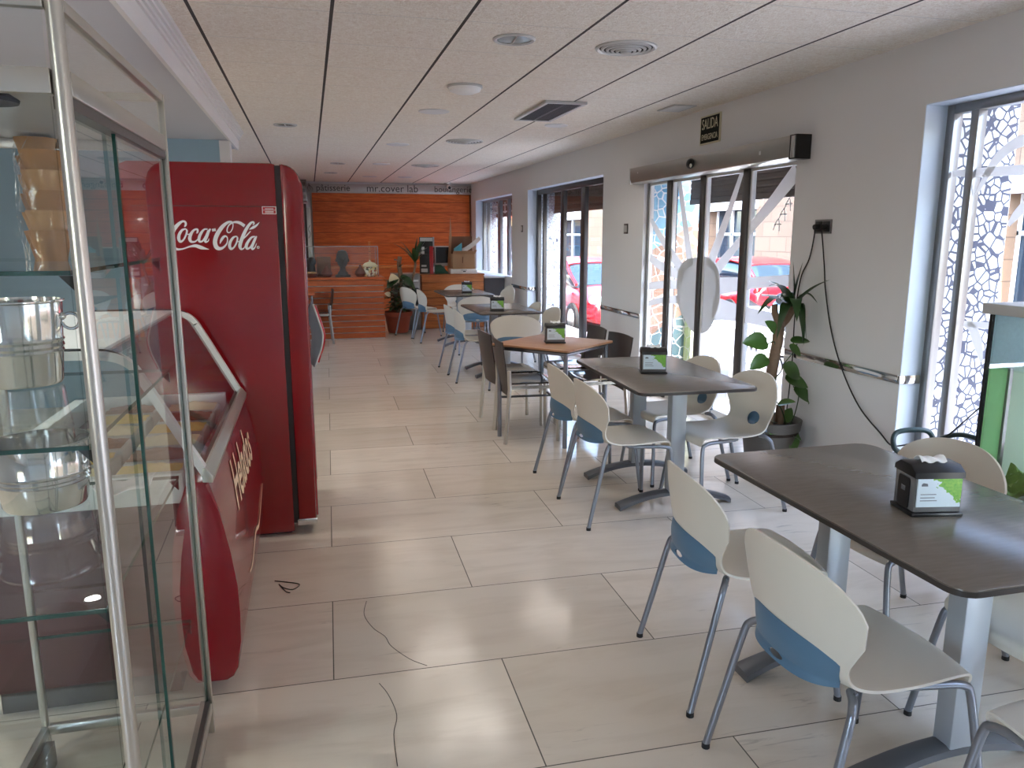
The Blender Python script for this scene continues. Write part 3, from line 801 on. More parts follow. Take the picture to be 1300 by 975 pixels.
# glass: header, fixed panes, two sliding doors with green edges
for q in ((cx1 - .012, cx1 - .006, cy0 + .03, cy1 - .02), (cx0 + .02, cx1 - .03, cy0 + .006, cy0 + .012)): case_part(B().box(*q, 1.815, ct - .02), 'header_glass', 'caseglass', smooth=False)
for q in ((cx0 + .018, cx1 - .03, cy0 + .007, cy0 + .013), (cx0 + .018, cx1 - .02, cy1 - .014, cy1 - .008), (cx0 + .006, cx0 + .012, cy0 + .02, cy1 - .02)): case_part(B().box(*q, .105, 1.775), 'fixed_glass', 'caseglass', smooth=False)
for x, ya, yb in ((cx1 - .026, cy0 + .03, 1.87), (cx1 - .014, 1.80, cy1 - .02)):
    b = B(); b.box(x - .003, x + .003, ya + .004, yb - .004, .118, 1.758); d = case_part(b, 'sliding_door', 'caseglass', smooth=False)
    b = B(); b.box(x - .0035, x + .0035, ya, ya + .004, .118, 1.758); b.box(x - .0035, x + .0035, yb - .004, yb, .118, 1.758); b.obj('glass_edge', 'glassedge', d, smooth=False)
for z in (1.49, 1.176, .857, .40):
    b = B(); b.box(cx0 + .024, cx1 - .04, cy0 + .05, cy1 - .03, z - .008, z); s = case_part(b, 'glass_shelf', 'caseglass', smooth=False)
    b = B(); b.box(cx0 + .024, cx1 - .04, cy0 + .046, cy0 + .05, z - .008, z); b.box(cx0 + .024, cx1 - .04, cy1 - .03, cy1 - .026, z - .008, z)
    b.box(cx1 - .04, cx1 - .0385, cy0 + .046, cy1 - .026, z - .008, z); b.obj('glass_edge', 'glassedge', s, smooth=False)
    for y in (cy0 + .06, cy1 - .05): B().prism([(cx1 - .06, z - .009), (cx1 - .037, z - .009), (cx1 - .037, z - .035)], y - .006, y + .006, 'y').obj('shelf_bracket', 'black', s, smooth=False)
b = B(); b.box(cx0 + .02, cx1 - .02, cy0 + .02, cy1 - .02, .085, .093); case_part(b, 'bottom_glass', 'caseglass', smooth=False)
for x in (cx1 - .03, cx0 + .03): case_part(B().box(x - .012, x + .012, cy0 + .05, cy1 - .05, 0, .075), 'plinth', 'alu_dark', smooth=False)

def bucket(label, loc, r, h):
    t = thing('steel_bucket', label, 'ice bucket', loc, 0, 'steel ice buckets in the glass case')
    rr = [(0, .002), (r * .80, .002), (r * .84, .01), (r * .90, h * .38), (r * .93, h * .40), (r * .91, h * .43), (r * .945, h * .46), (r * .92, h * .50), (r * .955, h * .53), (r * .93, h * .56), (r * .985, h * .97), (r * 1.03, h * .985), (r * 1.03, h), (r * .97, h), (r * .93, h * .6), (r * .82, .02), (0, .015)]
    B().lathe(rr, 40).obj('bowl', 'chrome', t)
    for s in (1, -1): 
        b = B(); b.torus((s * (r + .016), 0, h * .74), .02, .004, 'y', 18, 6); b.ball((s * (r * .97), 0, h * .80), .010); b.obj('ring_handle', 'chrome', t)
    return t
bucket('upper steel ice bucket in the glass case, below the waffle cones', (-.72, 2.18, 1.177), .105, .215)
bucket('lower steel ice bucket in the glass case, one shelf down', (-.70, 2.17, .858), .118, .175)
def cones(label, loc, n, r):
    t = thing('cone_stack', label, 'waffle cones', loc, 0, 'bagged waffle cone stacks')
    for k in range(n):
        z = .046 * k
        B().lathe([(0, z + .001), (r * .66, z), (r * .80, z + .03), (r * 1.02, z + .066), (r * 1.04, z + .072), (r * .97, z + .070), (r * .76, z + .034), (r * .6, z + .006), (0, z + .006)], 26).obj('cone', 'cone' if k % 2 else 'cone_dark', t)
    hgt = .046 * n + .03
    def bag(a, f):
        an = a * 2 * PI; z = -.0 + (hgt + .035) * f
        rr = (r + .007 + .004 * math.sin(5 * an + 9 * f) + .003 * math.sin(11 * an + 23 * f)) * (1 - .65 * max(0, f - .78) / .22)
        return (rr * math.cos(an), rr * math.sin(an), z + .001)
    b = B(); b.grid(bag, 40, 24); b.obj('plastic_bag', 'bag', t)
    return t
cones('stack of waffle cones in a clear bag, top shelf of glass case, nearest the post', (-.60, 2.10, 1.49), 5, .046)
cones('tall bagged waffle cone stack at the rear glass of the top case shelf', (-.66, 2.27, 1.49), 6, .046)
cones('short bagged waffle cone stack at far left of the top case shelf', (-.78, 2.10, 1.49), 3, .048)
def tray(a, f): return (-.06 + .14 * a, -.05 + .12 * f, .004 + .010 * math.sin(7 * a + 3) * math.sin(6 * f + 1) + .02 * (2 * a - 1) ** 4 + .014)
b = B(); b.grid(tray, 16, 12); b.solid(.003)
tag(b.obj('paper_tray', 'white', None, (-.525, 2.2, .858)), 'crumpled white paper tray on the case shelf beside the lower bucket', 'tray')
# white card on the top shelf standing in for reflected lettering
t = thing('reflection_card', 'small white card standing in for lettering reflected in the case glass, left edge', 'sign', (-.735, 1.80, 1.49))
B().box(-.06, .06, -.002, .002, 0, .06, .0005).obj('card', 'paper', t, smooth=False)
text_obj('card_lettering', 'er', .055, 'dletter', t, frame((.02, -.0025, .028), (1, 0, 0), (0, 0, 1)), .0003)

# ================================================================== ICE CREAM FREEZER
fy0, fy1 = 2.55, 3.93
fz = thing('ice_cream_freezer', 'red ice cream display freezer with sloped glass between glass case and red fridge', 'freezer', (0, 0, 0))
bump = [(-.352, .768), (-.325, .66), (-.300, .52), (-.286, .40), (-.284, .30), (-.288, .20), (-.302, .10), (-.318, .07), (-.34, .058)]
inner = [(-.44, .06), (-.462, .09), (-.482, .22), (-.49, .38), (-.478, .54), (-.452, .68), (-.425, .755), (-.39, .772)]
B().prism(bump + inner, fy0, fy1, 'y', .012).obj('front_panel', 'red_body', fz)
b = B(); b.box(-1.08, -.45, fy0 + .02, fy1 - .02, .10, .70, .01); b.obj('cabinet', 'maroon', fz)
b = B(); b.box(-1.05, -.50, fy0 + .08, fy1 - .08, .0, .10); b.obj('plinth', 'black', fz, smooth=False)
# aluminium trim along the glass foot
B().prism([(-.370, .775), (-.366, .814), (-.357, .817), (-.334, .786), (-.338, .765), (-.368, .768)], fy0 - .004, fy1 + .004, 'y', .003).obj('front_trim', 'alu', fz)
b = B()
for y0 in (fy0 + .01, fy1 - .05): b.box(-1.09, -.43, y0, y0 + .04, .70, .80, .004)
b.box(-1.09, -1.04, fy0 + .01, fy1 - .01, .70, .80, .004); b.obj('rim', 'white', fz)
arch = spline([(-.345, .79), (-.42, .935), (-.505, 1.10), (-.545, 1.165), (-.60, 1.198), (-.70, 1.205), (-.90, 1.205), (-1.09, 1.205)], 5)
for y0, nm in ((fy0, 'n'), (fy1 - .035, 'f')):
    o_ = [(x, z) for x, z in arch]; i_ = [(x - .021 if k < 14 else x - .005, z - (.011 if k < 14 else .026)) for k, (x, z) in enumerate(arch)]
    b = B()
    for k in range(len(arch) - 1):
        b.prism([o_[k], o_[k + 1], i_[k + 1], i_[k]], y0, y0 + .035, 'y')
    bmesh.ops.remove_doubles(b.bm, verts=b.bm.verts, dist=1e-5)
    fr = b.obj('end_frame', 'white', fz)
    b = B(); b.tube([(x - .012, y0 + .0175, z + .004) for x, z in arch[:-2]], .0045, 6); b.obj('gasket', 'black', fr)
    b = B(); b.prism([(x - .014, z - .012) for x, z in arch] + [(-1.09, .80), (-.42, .80)], y0 + .014, y0 + .020, 'y'); b.obj('end_glass', 'caseglass', fz, smooth=False)
b = B()
for k in range(len(arch) - 1):
    (xa, za), (xb, zb) = arch[k], arch[k + 1]
    if xb > -.62: b.face([(xa - .016, fy0 + .036, za - .004), (xa - .016, fy1 - .036, za - .004), (xb - .016, fy1 - .036, zb - .004), (xb - .016, fy0 + .036, zb - .004)])
bmesh.ops.remove_doubles(b.bm, verts=b.bm.verts, dist=1e-5); b.solid(.005); b.obj('front_glass', 'caseglass', fz)
b = B(); b.box(-1.09, -.635, fy0 + .036, fy1 - .036, 1.185, 1.205, .003); b.obj('top_deck', 'white', fz)
for k in range(6):
    y = fy0 + .09 + k * .205
    for j, x in enumerate((-.82, -.56)):
        b = B(); b.box(x - .11, x + .11, y, y + .17, .70, .765, .012); tb_ = b.obj('tub', 'light_grey', fz)
        def ice(a, f, x=x, y=y, k=k): return (x - .10 + .2 * a, y + .01 + .15 * f, .768 + .022 * math.sin(PI * a) * math.sin(PI * f) + .005 * math.sin(17 * a + k) * math.sin(13 * f))
        b = B(); b.grid(ice, 14, 12); b.obj('ice_cream', ('icecream', 'yellow_ice', 'pinkice')[(k + j) % 3], tb_)
# script lettering along the front panel
def fpx(z):
    for (xa, za), (xb, zb) in zip(bump, bump[1:]):
        if zb <= z <= za: return xa + (xb - xa) * (za - z) / (za - zb)
    return -.30
src = bpy.data.curves.new('lt', 'FONT'); src.body = 'Helados'; src.size = .24; src.shear = .35; src.align_x = 'CENTER'; src.offset = .004; src.resolution_u = 3
tmp = bpy.data.objects.new('lt', src); COL.objects.link(tmp); bpy.context.view_layer.update()
me = bpy.data.meshes.new_from_object(tmp.evaluated_get(bpy.context.evaluated_depsgraph_get())); bpy.data.objects.remove(tmp)
bmx = bmesh.new(); bmx.from_mesh(me); bmesh.ops.triangulate(bmx, faces=bmx.faces)
bmesh.ops.subdivide_edges(bmx, edges=[e for e in bmx.edges if e.calc_length() > .04], cuts=3)
for v in bmx.verts:
    z = .545 + v.co.y * .95; v.co = (fpx(z) + .003, 3.26 + (v.co.x + .30 * v.co.y) * .95, z)
bmx.to_mesh(me); bmx.free(); me.materials.clear(); me.materials.append(M['cream_letter'])
o = bpy.data.objects.new('lettering', me); COL.objects.link(o); o.parent = fz
b = B(); b.ribbon([(2.95, .27, .006), (3.1, .25, .016), (3.3, .30, .02), (3.5, .26, .018), (3.7, .31, .012), (3.85, .34, .004)], .0025, .004, lambda y, z, h: (fpx(z) + h, y, z)); b.obj('painted_swash', 'cream_letter', fz)

# ================================================================== RED FRIDGE
rf = thing('drinks_fridge', 'tall red drinks fridge with white script lettering on its side', 'fridge', (0, 0, 0))
ry0, ry1, rt = 3.997, 4.72, 1.892
B().prism([(-.84, .018), (-.145, .018), (-.145, rt - .006), (-.16, rt), (-.80, rt - .002), (-.84, rt - .02)], ry0, ry1, 'y', .008).obj('body', 'red', rf)
b = B(); b.box(-.80, -.16, ry0 + .04, ry1 - .04, 0, .0175); b.obj('base', 'black', rf, smooth=False)
b = B(); b.box(-.146, -.118, ry0 + .012, ry1 - .012, .06, rt - .01); b.obj('door_gasket', 'black', rf, smooth=False)
dp = [(-.122, .055), (-.045, .055), (-.030, .075)] + [(-.030, z) for z in (.5, 1.0, 1.5)] + [(-.03 - .08 * (1 - math.cos(R(a))), rt - .09 + .085 * math.sin(R(a))) for a in range(0, 91, 15)] + [(-.122, rt - .004)]
dr = B().prism(dp, ry0 - .002, ry1, 'y', .014).obj('door', 'red', rf)
b = B()
for y in (ry0 + .035, ry0 + .065, ry0 + .095, ry1 - .035, ry1 - .065): b.tube([(-.031, y, .09), (-.031, y, rt - .10), (-.045, y, rt - .06)], .011, 10)
b.obj('rib', 'red', dr)
b = B(); b.box(-.128, -.027, ry0 - .004, ry1 + .002, .05, .085, .004); b.obj('scuff_plate', 'chrome', rf)
# handle: grey bowed bar with red and white stripes
hy = 4.13
b = B(); hp = spline([(-.03, 1.17), (.0, 1.14), (.012, 1.08), (.02, 1.03), (.015, .98), (.0, .925), (-.03, .90)], 5)
outer = spline([(-.006, 1.215), (.010, 1.16), (.030, 1.09), (.042, 1.035), (.032, .97), (.012, .915), (-.004, .865)], 5)
b.prism([(x, z) for x, z in outer] + [(-.03, .90), (-.03, .945), (-.012, .955), (-.010, 1.03), (-.012, 1.09), (-.03, 1.10), (-.03, 1.165)], hy, hy + .055, 'y', .005)
hd = b.obj('handle', 'grey_plastic', dr)
b = B(); b.tube([(x + .005, hy + .030, z) for x, z in outer[3:-3]], .014, 8); b.obj('handle_stripe', 'carred', hd)
b = B(); b.tube([(x + .003, hy + .008, z) for x, z in outer[2:-2]], .006, 8); b.obj('handle_edge', 'light_grey', hd)
# seam, sticker, lettering on the side
b = B(); b.box(-.80, -.147, ry0 - .0008, ry0 + .002, 1.686, 1.690); b.obj('panel_seam', 'maroon', rf, smooth=False)
b = B(); b.box(-.213, -.147, ry0 - .0012, ry0, 1.652, 1.688); st = b.obj('sticker', 'paper', rf, smooth=False)
b = B(); b.box(-.210, -.150, ry0 - .0017, ry0 - .001, 1.6545, 1.6705); b.box(-.210, -.150, ry0 - .0017, ry0 - .001, 1.672, 1.6855); b.obj('sticker_print', 'carred', st, smooth=False)
b = B()
for z in (1.658, 1.664, 1.676): b.box(-.200, -.160, ry0 - .0021, ry0 - .0016, z, z + .0025)
b.obj('sticker_lines', 'paper', st, smooth=False)
def cc(x, y, h): return (3.8356e-4 * x - 2.738e-5 * y - .66754, ry0 - .0004 - h, -1.1e-7 * x - 4.00266e-4 * y + 1.67613)
strokes = [
 [(272, 212, 14), (286, 190, 24), (282, 160, 24), (250, 150, 24), (200, 185, 38), (150, 245, 48), (118, 320, 52), (113, 385, 44), (135, 440, 36), (185, 475, 26), (255, 470, 16), (330, 445, 20), (400, 436, 36), (460, 455, 42), (510, 468, 24), (557, 478, 4)],
 [(288, 236, 14), (245, 252, 26), (212, 300, 34), (205, 350, 36), (222, 386, 28), (258, 366, 20), (288, 310, 20), (300, 262, 22), (286, 238, 14)],
 [(292, 292, 10), (315, 302, 12), (340, 290, 10)],
 [(412, 290, 12), (424, 268, 24), (418, 242, 22), (380, 252, 24), (345, 300, 36), (332, 350, 38), (348, 386, 28), (395, 385, 18), (438, 345, 10)],
 [(540, 240, 14), (500, 244, 20), (462, 290, 32), (440, 345, 34), (446, 384, 26), (482, 378, 20), (520, 320, 20), (545, 255, 16)],
 [(575, 236, 16), (556, 262, 28), (530, 330, 32), (512, 372, 30), (520, 392, 20), (548, 378, 12), (556, 350, 6)],
 [(592, 252, 32), (636, 246, 32)],
 [(686, 412, 6), (700, 372, 28), (725, 335, 30), (752, 322, 20), (774, 345, 13), (770, 400, 14), (738, 446, 24), (690, 470, 36), (645, 452, 50), (627, 390, 50), (648, 312, 50), (705, 222, 46), (765, 168, 32), (815, 152, 22), (838, 176, 14), (834, 230, 12), (806, 276, 12), (774, 274, 14), (772, 232, 14), (798, 186, 16), (850, 158, 22), (915, 163, 34), (978, 202, 36)],
 [(882, 322, 12), (842, 340, 26), (808, 392, 34), (800, 440, 36), (818, 474, 28), (854, 452, 20), (884, 396, 20), (894, 345, 20), (880, 322, 12)],
 [(888, 378, 10), (910, 388, 12), (935, 372, 10)],
 [(1076, 188, 8), (1090, 172, 18), (1078, 154, 20), (1042, 176, 30), (992, 250, 38), (948, 350, 42), (924, 430, 42), (936, 474, 26), (966, 470, 14), (985, 440, 8)],
 [(958, 360, 12), (1000, 318, 14), (1036, 278, 12), (1052, 262, 6)],
 [(1036, 242, 6), (1075, 222, 30), (1118, 196, 24), (1156, 155, 3)],
 [(1104, 326, 14), (1062, 338, 24), (1020, 390, 32), (1000, 436, 36), (1010, 472, 26), (1046, 456, 20), (1080, 400, 20), (1100, 345, 16)],
 [(1124, 322, 14), (1108, 350, 28), (1080, 415, 34), (1066, 456, 32), (1078, 478, 22), (1104, 456, 12), (1124, 408, 5)]]
b = B()
for k, s in enumerate(strokes): b.ribbon(s, 0, .0012 + k * .00006, cc, 7)
ring = [(1143 + 15 * math.cos(a * PI / 8), 456 + 15 * math.sin(a * PI / 8), 5) for a in range(17)]
b.ribbon(ring, 0, .0012, cc, 2); b.ribbon([(1138, 463, 4), (1138, 449, 4), (1147, 452, 4), (1140, 456, 4), (1148, 463, 4)], 0, .0012, cc, 2)
b.obj('lettering', 'letter', rf, smooth=False)

# ================================================================== CEILING FIXTURES
def ring_lamp(label, x, y, r, kind, grp):
    t = thing({'down': 'downlight', 'vent': 'air_vent', 'dome': 'ceiling_lamp', 'disc': 'ceiling_disc'}[kind], label, {'down': 'downlight', 'vent': 'air vent', 'dome': 'ceiling lamp', 'disc': 'ceiling disc'}[kind], (x, y, HC), 0, grp)
    if kind == 'down':
        B().lathe([(r * .80, -.001), (r, -.001), (r, -.006), (r * .92, -.012), (r * .80, -.008), (r * .80, -.001)], 36).obj('trim_ring', 'light_grey', t)
        B().lathe([(0, -.004), (r * .5, -.005), (r * .80, -.003), (r * .8, -.0012), (0, -.0012)], 30).obj('lens', 'lens', t)
        b = B(); b.tube([(-r * .05, -r * .7, -.008), (r * .05, r * .7, -.008)], .004, 6); b.obj('lamp_tube', 'light_grey', t)
    elif kind == 'vent':
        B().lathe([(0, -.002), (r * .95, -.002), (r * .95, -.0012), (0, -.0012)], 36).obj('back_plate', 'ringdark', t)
        b = B(); b.lathe([(r * 1.04, 0), (r * 1.04, -.006), (r * .96, -.012), (r * .90, -.006), (r * .90, -.0015)], 40)
        for k in range(5):
            q = r * (.80 - .165 * k)
            b.lathe([(q + r * .05, -.006 - .004 * k), (q + r * .02, -.013 - .0045 * k), (q - r * .05, -.012 - .0045 * k), (q - r * .045, -.009 - .0045 * k), (q + r * .02, -.010 - .0045 * k), (q + r * .05, -.006 - .004 * k)], 40)
        b.lathe([(0, -.032), (r * .07, -.031), (r * .08, -.024), (0, -.024)], 20)
        b.obj('vent_ring', 'light_grey', t)
    elif kind == 'dome':
        B().lathe([(0, 0), (r * .98, 0), (r, -.010), (r * .96, -.016), (0, -.016)], 36).obj('base', 'light_grey', t)
        B().lathe([(r * .93, -.014), (r * .85, -.036), (r * .5, -.052), (0, -.058)], 36).obj('shade', 'white', t)
    else:
        B().lathe([(0, -.010), (r * .86, -.010), (r, -.005), (r, 0), (0, 0)], 36).obj('plate', 'white_paint', t)
    return t
ring_lamp('round glass downlight nearest in the ceiling, left of the big round vent', 1.105, 4.21, .115, 'down', 'round ceiling fittings')
ring_lamp('large round ringed air vent in ceiling near the exit sign', 1.755, 4.24, .165, 'vent', 'round air vents')
ring_lamp('white dome lamp on ceiling tile beyond the nearest downlight', 1.103, 5.56, .125, 'dome', 'round ceiling fittings')
ring_lamp('flat white disc on ceiling just beyond the dome lamp', 1.067, 6.72, .13, 'disc', 'round ceiling fittings')
ring_lamp('flat white disc on ceiling beyond the black grille, toward the windows', 2.316, 7.26, .11, 'disc', 'round ceiling fittings')
ring_lamp('round ringed air vent mid ceiling, beyond the black grille', 1.717, 8.70, .20, 'vent', 'round air vents')
ring_lamp('farthest round ringed air vent, toward the wooden end wall', 1.73, 11.8, .20, 'vent', 'round air vents')
ring_lamp('flat white disc mid ceiling in the third tile row from the vents', 1.034, 9.18, .13, 'disc', 'round ceiling fittings')
ring_lamp('round downlight far left of ceiling, above the red fridge', -.165, 7.85, .11, 'down', 'round ceiling fittings')
ring_lamp('round downlight above the left end of the patisserie sign', .456, 11.74, .11, 'down', 'round ceiling fittings')
ring_lamp('farthest left round downlight, close to the patisserie sign', .403, 13.5, .11, 'down', 'round ceiling fittings')
ring_lamp('flat white disc far ceiling above the cover lab lettering', 1.071, 11.71, .13, 'disc', 'round ceiling fittings')
ring_lamp('flat white disc close to the sign, over the cover lab lettering', 1.088, 14.2, .13, 'disc', 'round ceiling fittings')
ring_lamp('flat white disc close to the sign, over the boulangerie lettering', 1.711, 14.2, .13, 'disc', 'round ceiling fittings')
t = thing('air_grille', 'black rectangular air grille in the ceiling', 'air vent', (1.985, 6.44, HC))
b = B()
for p in ((-.17, .17, -.48, -.45), (-.17, .17, .45, .48), (-.17, -.14, -.45, .45), (.14, .17, -.45, .45)): b.box(p[0], p[1], p[2], p[3], -.022, -.001, .002)
b.obj('frame', 'light_grey', t)
b = B(); b.box(-.14, .14, -.45, .45, -.004, -.001); b.obj('back_plate', 'black', t, smooth=False)
b = B()
for k in range(22): b.box(-.14, .14, -.445 + k * .0415, -.427 + k * .0415, -.018, -.006)
b.box(-.01, .01, -.45, .45, -.02, -.004); b.obj('slat', 'blackgrille', t, smooth=False)
t = thing('ceiling_hatch', 'small white square hatch in ceiling near the exit sign', 'ceiling hatch', (2.96, 6.05, HC))
b = B(); b.box(-.10, .10, -.16, .16, -.008, -.001, .002); b.obj('frame', 'light_grey', t)
b = B(); b.box(-.08, .08, -.14, .14, -.011, -.0075, .002); b.obj('panel', 'white_paint', t)
for x, y, l in ((-1.42, 6.0, 'lit round downlight in the soffit, farther one nearest the fridge top'), (-1.42, 5.0, 'lit round downlight in the soffit, nearer one by the case top'),
                (-1.42, 4.0, 'unseen soffit downlight added for fill above the fridge and freezer'), (-1.42, 2.9, 'unseen soffit downlight added for fill left of the ice cream freezer'), (-1.42, 1.8, 'unseen soffit downlight added for fill left of the glass case'), (-2.4, 2.4, 'unseen soffit downlight added for fill deep behind the glass case'), (-2.4, 4.4, 'unseen soffit downlight added for fill deep behind the freezer')):  # these unseen lamps are added to brighten the left side
    t = thing('soffit_downlight', l, 'downlight', (x, y, 2.404), 0, 'lit soffit downlights')
    B().lathe([(.045, -.001), (.065, -.001), (.065, -.005), (.05, -.010), (.045, -.004)], 28).obj('trim_ring', 'steel', t)
    B().lathe([(0, -.003), (.045, -.003), (.045, -.001), (0, -.001)], 24).obj('bulb', 'downlight_on', t)

# ================================================================== ON THE RIGHT WALL
t = thing('exit_sign', 'dark green SALIDA EMERGENCIA sign high on the wall above the door', 'sign', (W, 5.955, 2.405))
B().box(-.012, 0, -.165, .165, -.115, .115, .003).obj('plate', 'signcream', t)
B().box(-.0135, -.0115, -.150, .150, -.102, .102).obj('face', 'signgreen', t, smooth=False)
text_obj('lettering', 'SALIDA', .118, 'signcream', t, frame((-.0138, 0, .042), (0, -1, 0), (0, 0, 1)), .0008, sx=.68)
text_obj('lettering', 'EMERGENCIA', .066, 'signcream', t, frame((-.0138, 0, -.058), (0, -1, 0), (0, 0, 1)), .0008, sx=.66)
t = thing('power_socket', 'double power socket with two black plugs on the right wall', 'socket', (W, 4.41, 1.607))
B().box(-.008, 0, -.085, .085, -.045, .045, .003).obj('frame', 'steel', t)
for y in (-.038, .038):
    B().box(-.012, -.007, y - .034, y + .034, -.034, .034, .003).obj('outlet', 'black', t)
    B().cyl((-.012, y, 0), (-.045, y, -.004), .021, .017, 18).obj('plug', 'cable', t)
def switch(label, y, z, hz=.052):
    t = thing('light_switch', label, 'switch', (W, y, z), 0, 'dark switch plates between the windows')
    B().box(-.008, 0, -.052, .052, -hz, hz, .003).obj('frame', 'alu_dark', t)
    for y in (-.0195, .0195): B().box(-.012, -.007, y - .0155, y + .0155, -.034, .034, .002).obj('rocker', 'light_grey', t)
switch('switch plate on wall left of the sliding glass door', 7.67, 1.62)
switch('switch plate on far wall between the two farthest windows', 11.81, 1.655)
c = B(); c.tube(spline([(W - .045, 4.445, 1.60), (W - .03, 4.46, 1.55), (W - .012, 4.52, 1.40), (W - .012, 4.60, 1.26), (W - .015, 4.63, 1.0), (W - .018, 4.62, .70), (W - .02, 4.64, .35), (W - .03, 4.66, .012), (W - .06, 4.62, .008)], 6), .0045, 6)
tag(c.obj('power_cable', 'cable'), 'black cable from socket going down behind the yucca', 'cable', 'black wall cables')
c = B(); c.tube(spline([(W - .045, 4.372, 1.60), (W - .035, 4.37, 1.54), (W - .010, 4.36, 1.35), (W - .010, 4.33, 1.20), (W - .012, 4.24, .95), (W - .016, 4.10, .72), (W - .014, 3.92, .52), (W - .012, 3.72, .40), (W - .03, 3.60, .36), (3.15, 3.42, .42)], 6), .0045, 6)
tag(c.obj('power_cable', 'cable'), 'black cable hanging from socket across the rail to the filter', 'cable', 'black wall cables')

# ================================================================== PLANTS
def leaf_blade(b, base, tip, w, sag=.0, n=9, fold=.25, side=None):
    """long strap leaf from base to tip with a centre fold"""
    b0, t0 = Vector(base), Vector(tip); d = t0 - b0
    sd = Vector(side) if side else d.cross(Vector((0, 0, 1)))
    if sd.length < 1e-4: sd = Vector((1, 0, 0))
    sd.normalize(); nrm = sd.cross(d).normalized(); rows = []
    for i in range(n + 1):
        f = i / n; p = b0 + d * f + Vector((0, 0, sag * math.sin(PI * f)))
        ww = w * (math.sin(PI * (.08 + .92 * f) ** .75) * .95 + .05) * (1 if f < 1 else .02)
        rows.append([b.bm.verts.new(p - sd * ww + nrm * ww * fold), b.bm.verts.new(p), b.bm.verts.new(p + sd * ww + nrm * ww * fold)])
    for p, q in zip(rows, rows[1:]):
        for k in (0, 1): b.bm.faces.new((p[k], p[k + 1], q[k + 1], q[k]))
def heart_leaf(b, c, d, up, L, wd):
    """broad pointed leaf with its stalk end at c, pointing along d"""
    d = Vector(d).normalized(); up = Vector(up); s = d.cross(up).normalized(); nn = s.cross(d)
    n = 8; rows = []
    for i in range(n + 1):
        f = i / n; w = wd * (math.sin(PI * min(1, f * .92 + .08)) ** .7) * (1 - .35 * f) if 0 < f < 1 else wd * (.25 if f == 0 else .01)
        p = Vector(c) + d * L * f + nn * (-.18 * L * f * f)
        rows.append([b.bm.verts.new(p - s * w + nn * w * .25), b.bm.verts.new(p - s * w * .5 + nn * w * .06), b.bm.verts.new(p), b.bm.verts.new(p + s * w * .5 + nn * w * .06), b.bm.verts.new(p + s * w + nn * w * .25)])
    for p, q in zip(rows, rows[1:]):
        for k in range(4): b.bm.faces.new((p[k], p[k + 1], q[k + 1], q[k]))
px_, py_ = 2.985, 4.50
yu = thing('potted_yucca', 'yucca with climbing vine in grey pot by the sliding door', 'potted plant', (px_, py_, 0))
B().lathe([(0, .012), (.13, .012), (.150, .14), (.165, .215), (.180, .22), (.188, .275), (.180, .278), (.168, .265), (.14, .06), (0, .05)], 40).xf(Matrix.Diagonal((1.12, 1.12, 1.18, 1))).obj('pot', 'potgrey', yu)
B().lathe([(0, .001), (.155, .001), (.175, .022), (.168, .022), (.15, .009), (0, .008)], 36).xf(Matrix.Diagonal((1.12, 1.12, 1, 1))).obj('saucer', 'terracotta', yu)
B().lathe([(0, .25), (.10, .248), (.171, .24), (.171, .20), (0, .2)], 28).xf(Matrix.Diagonal((1.12, 1.12, 1.18, 1))).obj('soil', 'soil', yu)
tk = spline([(-.03, -.02, .22, .040), (-.03, -.02, .45, .039), (-.015, -.01, .65, .037), (.02, 0, .86, .036), (.025, 0, .99, .037)], 4)
b = B(); b.tube([p[:3] for p in tk], [p[3] for p in tk], 14)
b.tube([(.03, 0, .95), (.07, -.01, 1.0), (.10, -.01, 1.05), (.11, -.01, 1.09)], [.026, .026, .026, .02], 10); b.tube([(.02, .0, .98), (.0, .02, 1.04), (.0, .03, 1.10)], [.024, .022, .02], 10)
b.tube([(.05, -.03, .22), (.055, -.03, .34), (.06, -.025, .42)], [.03, .03, .028], 10); b.obj('trunk', 'bark', yu)
b = B(); c0 = (.11, -.01, 1.08)
for tip, w, sg in (((.10, 0, 1.33), .030, 0), ((.145, -.03, 1.33), .030, 0), ((-.10, -.06, 1.20), .028, .05), ((.205, -.19, 1.24), .026, .02), ((-.20, -.12, 1.06), .030, .07),
                   ((.19, -.12, 1.11), .026, .06), ((.135, -.10, .88), .034, .10), ((.16, -.06, .86), .036, .11), ((.19, -.05, .89), .034, .10), ((-.05, -.10, .92), .026, .09), ((.02, .12, 1.22), .028, .03), ((.12, .12, 1.1), .028, .06), ((.03, -.16, 1.02), .03, .08)):
    leaf_blade(b, c0, tip, w * 1.25, sg)
b.xf(Matrix.Translation(c0) @ Matrix.Diagonal((1.12, 1.25, 1.22, 1)) @ Matrix.Translation((-c0[0], -c0[1], -c0[2])))
for v in b.bm.verts: v.co.x = min(v.co.x, .232)
b.obj('leaves', 'leaf', yu)
b = B(); vine = spline([(.10, -.06, .25), (.04, -.07, .40), (-.06, -.06, .55), (.03, -.06, .68), (.05, .05, .78), (-.04, -.05, .86), (-.09, -.05, .84)], 6); b.tube(vine, .005, 6)
b.tube(spline([(.10, -.06, .25), (.15, -.06, .36), (.17, -.06, .50), (.13, -.05, .55)], 5), .004, 6); b.tube(spline([(.03, -.06, .70), (.10, -.06, .78), (.13, -.06, .84)], 5), .004, 6)
b.obj('vine_stem', 'leaf', yu)
b = B()
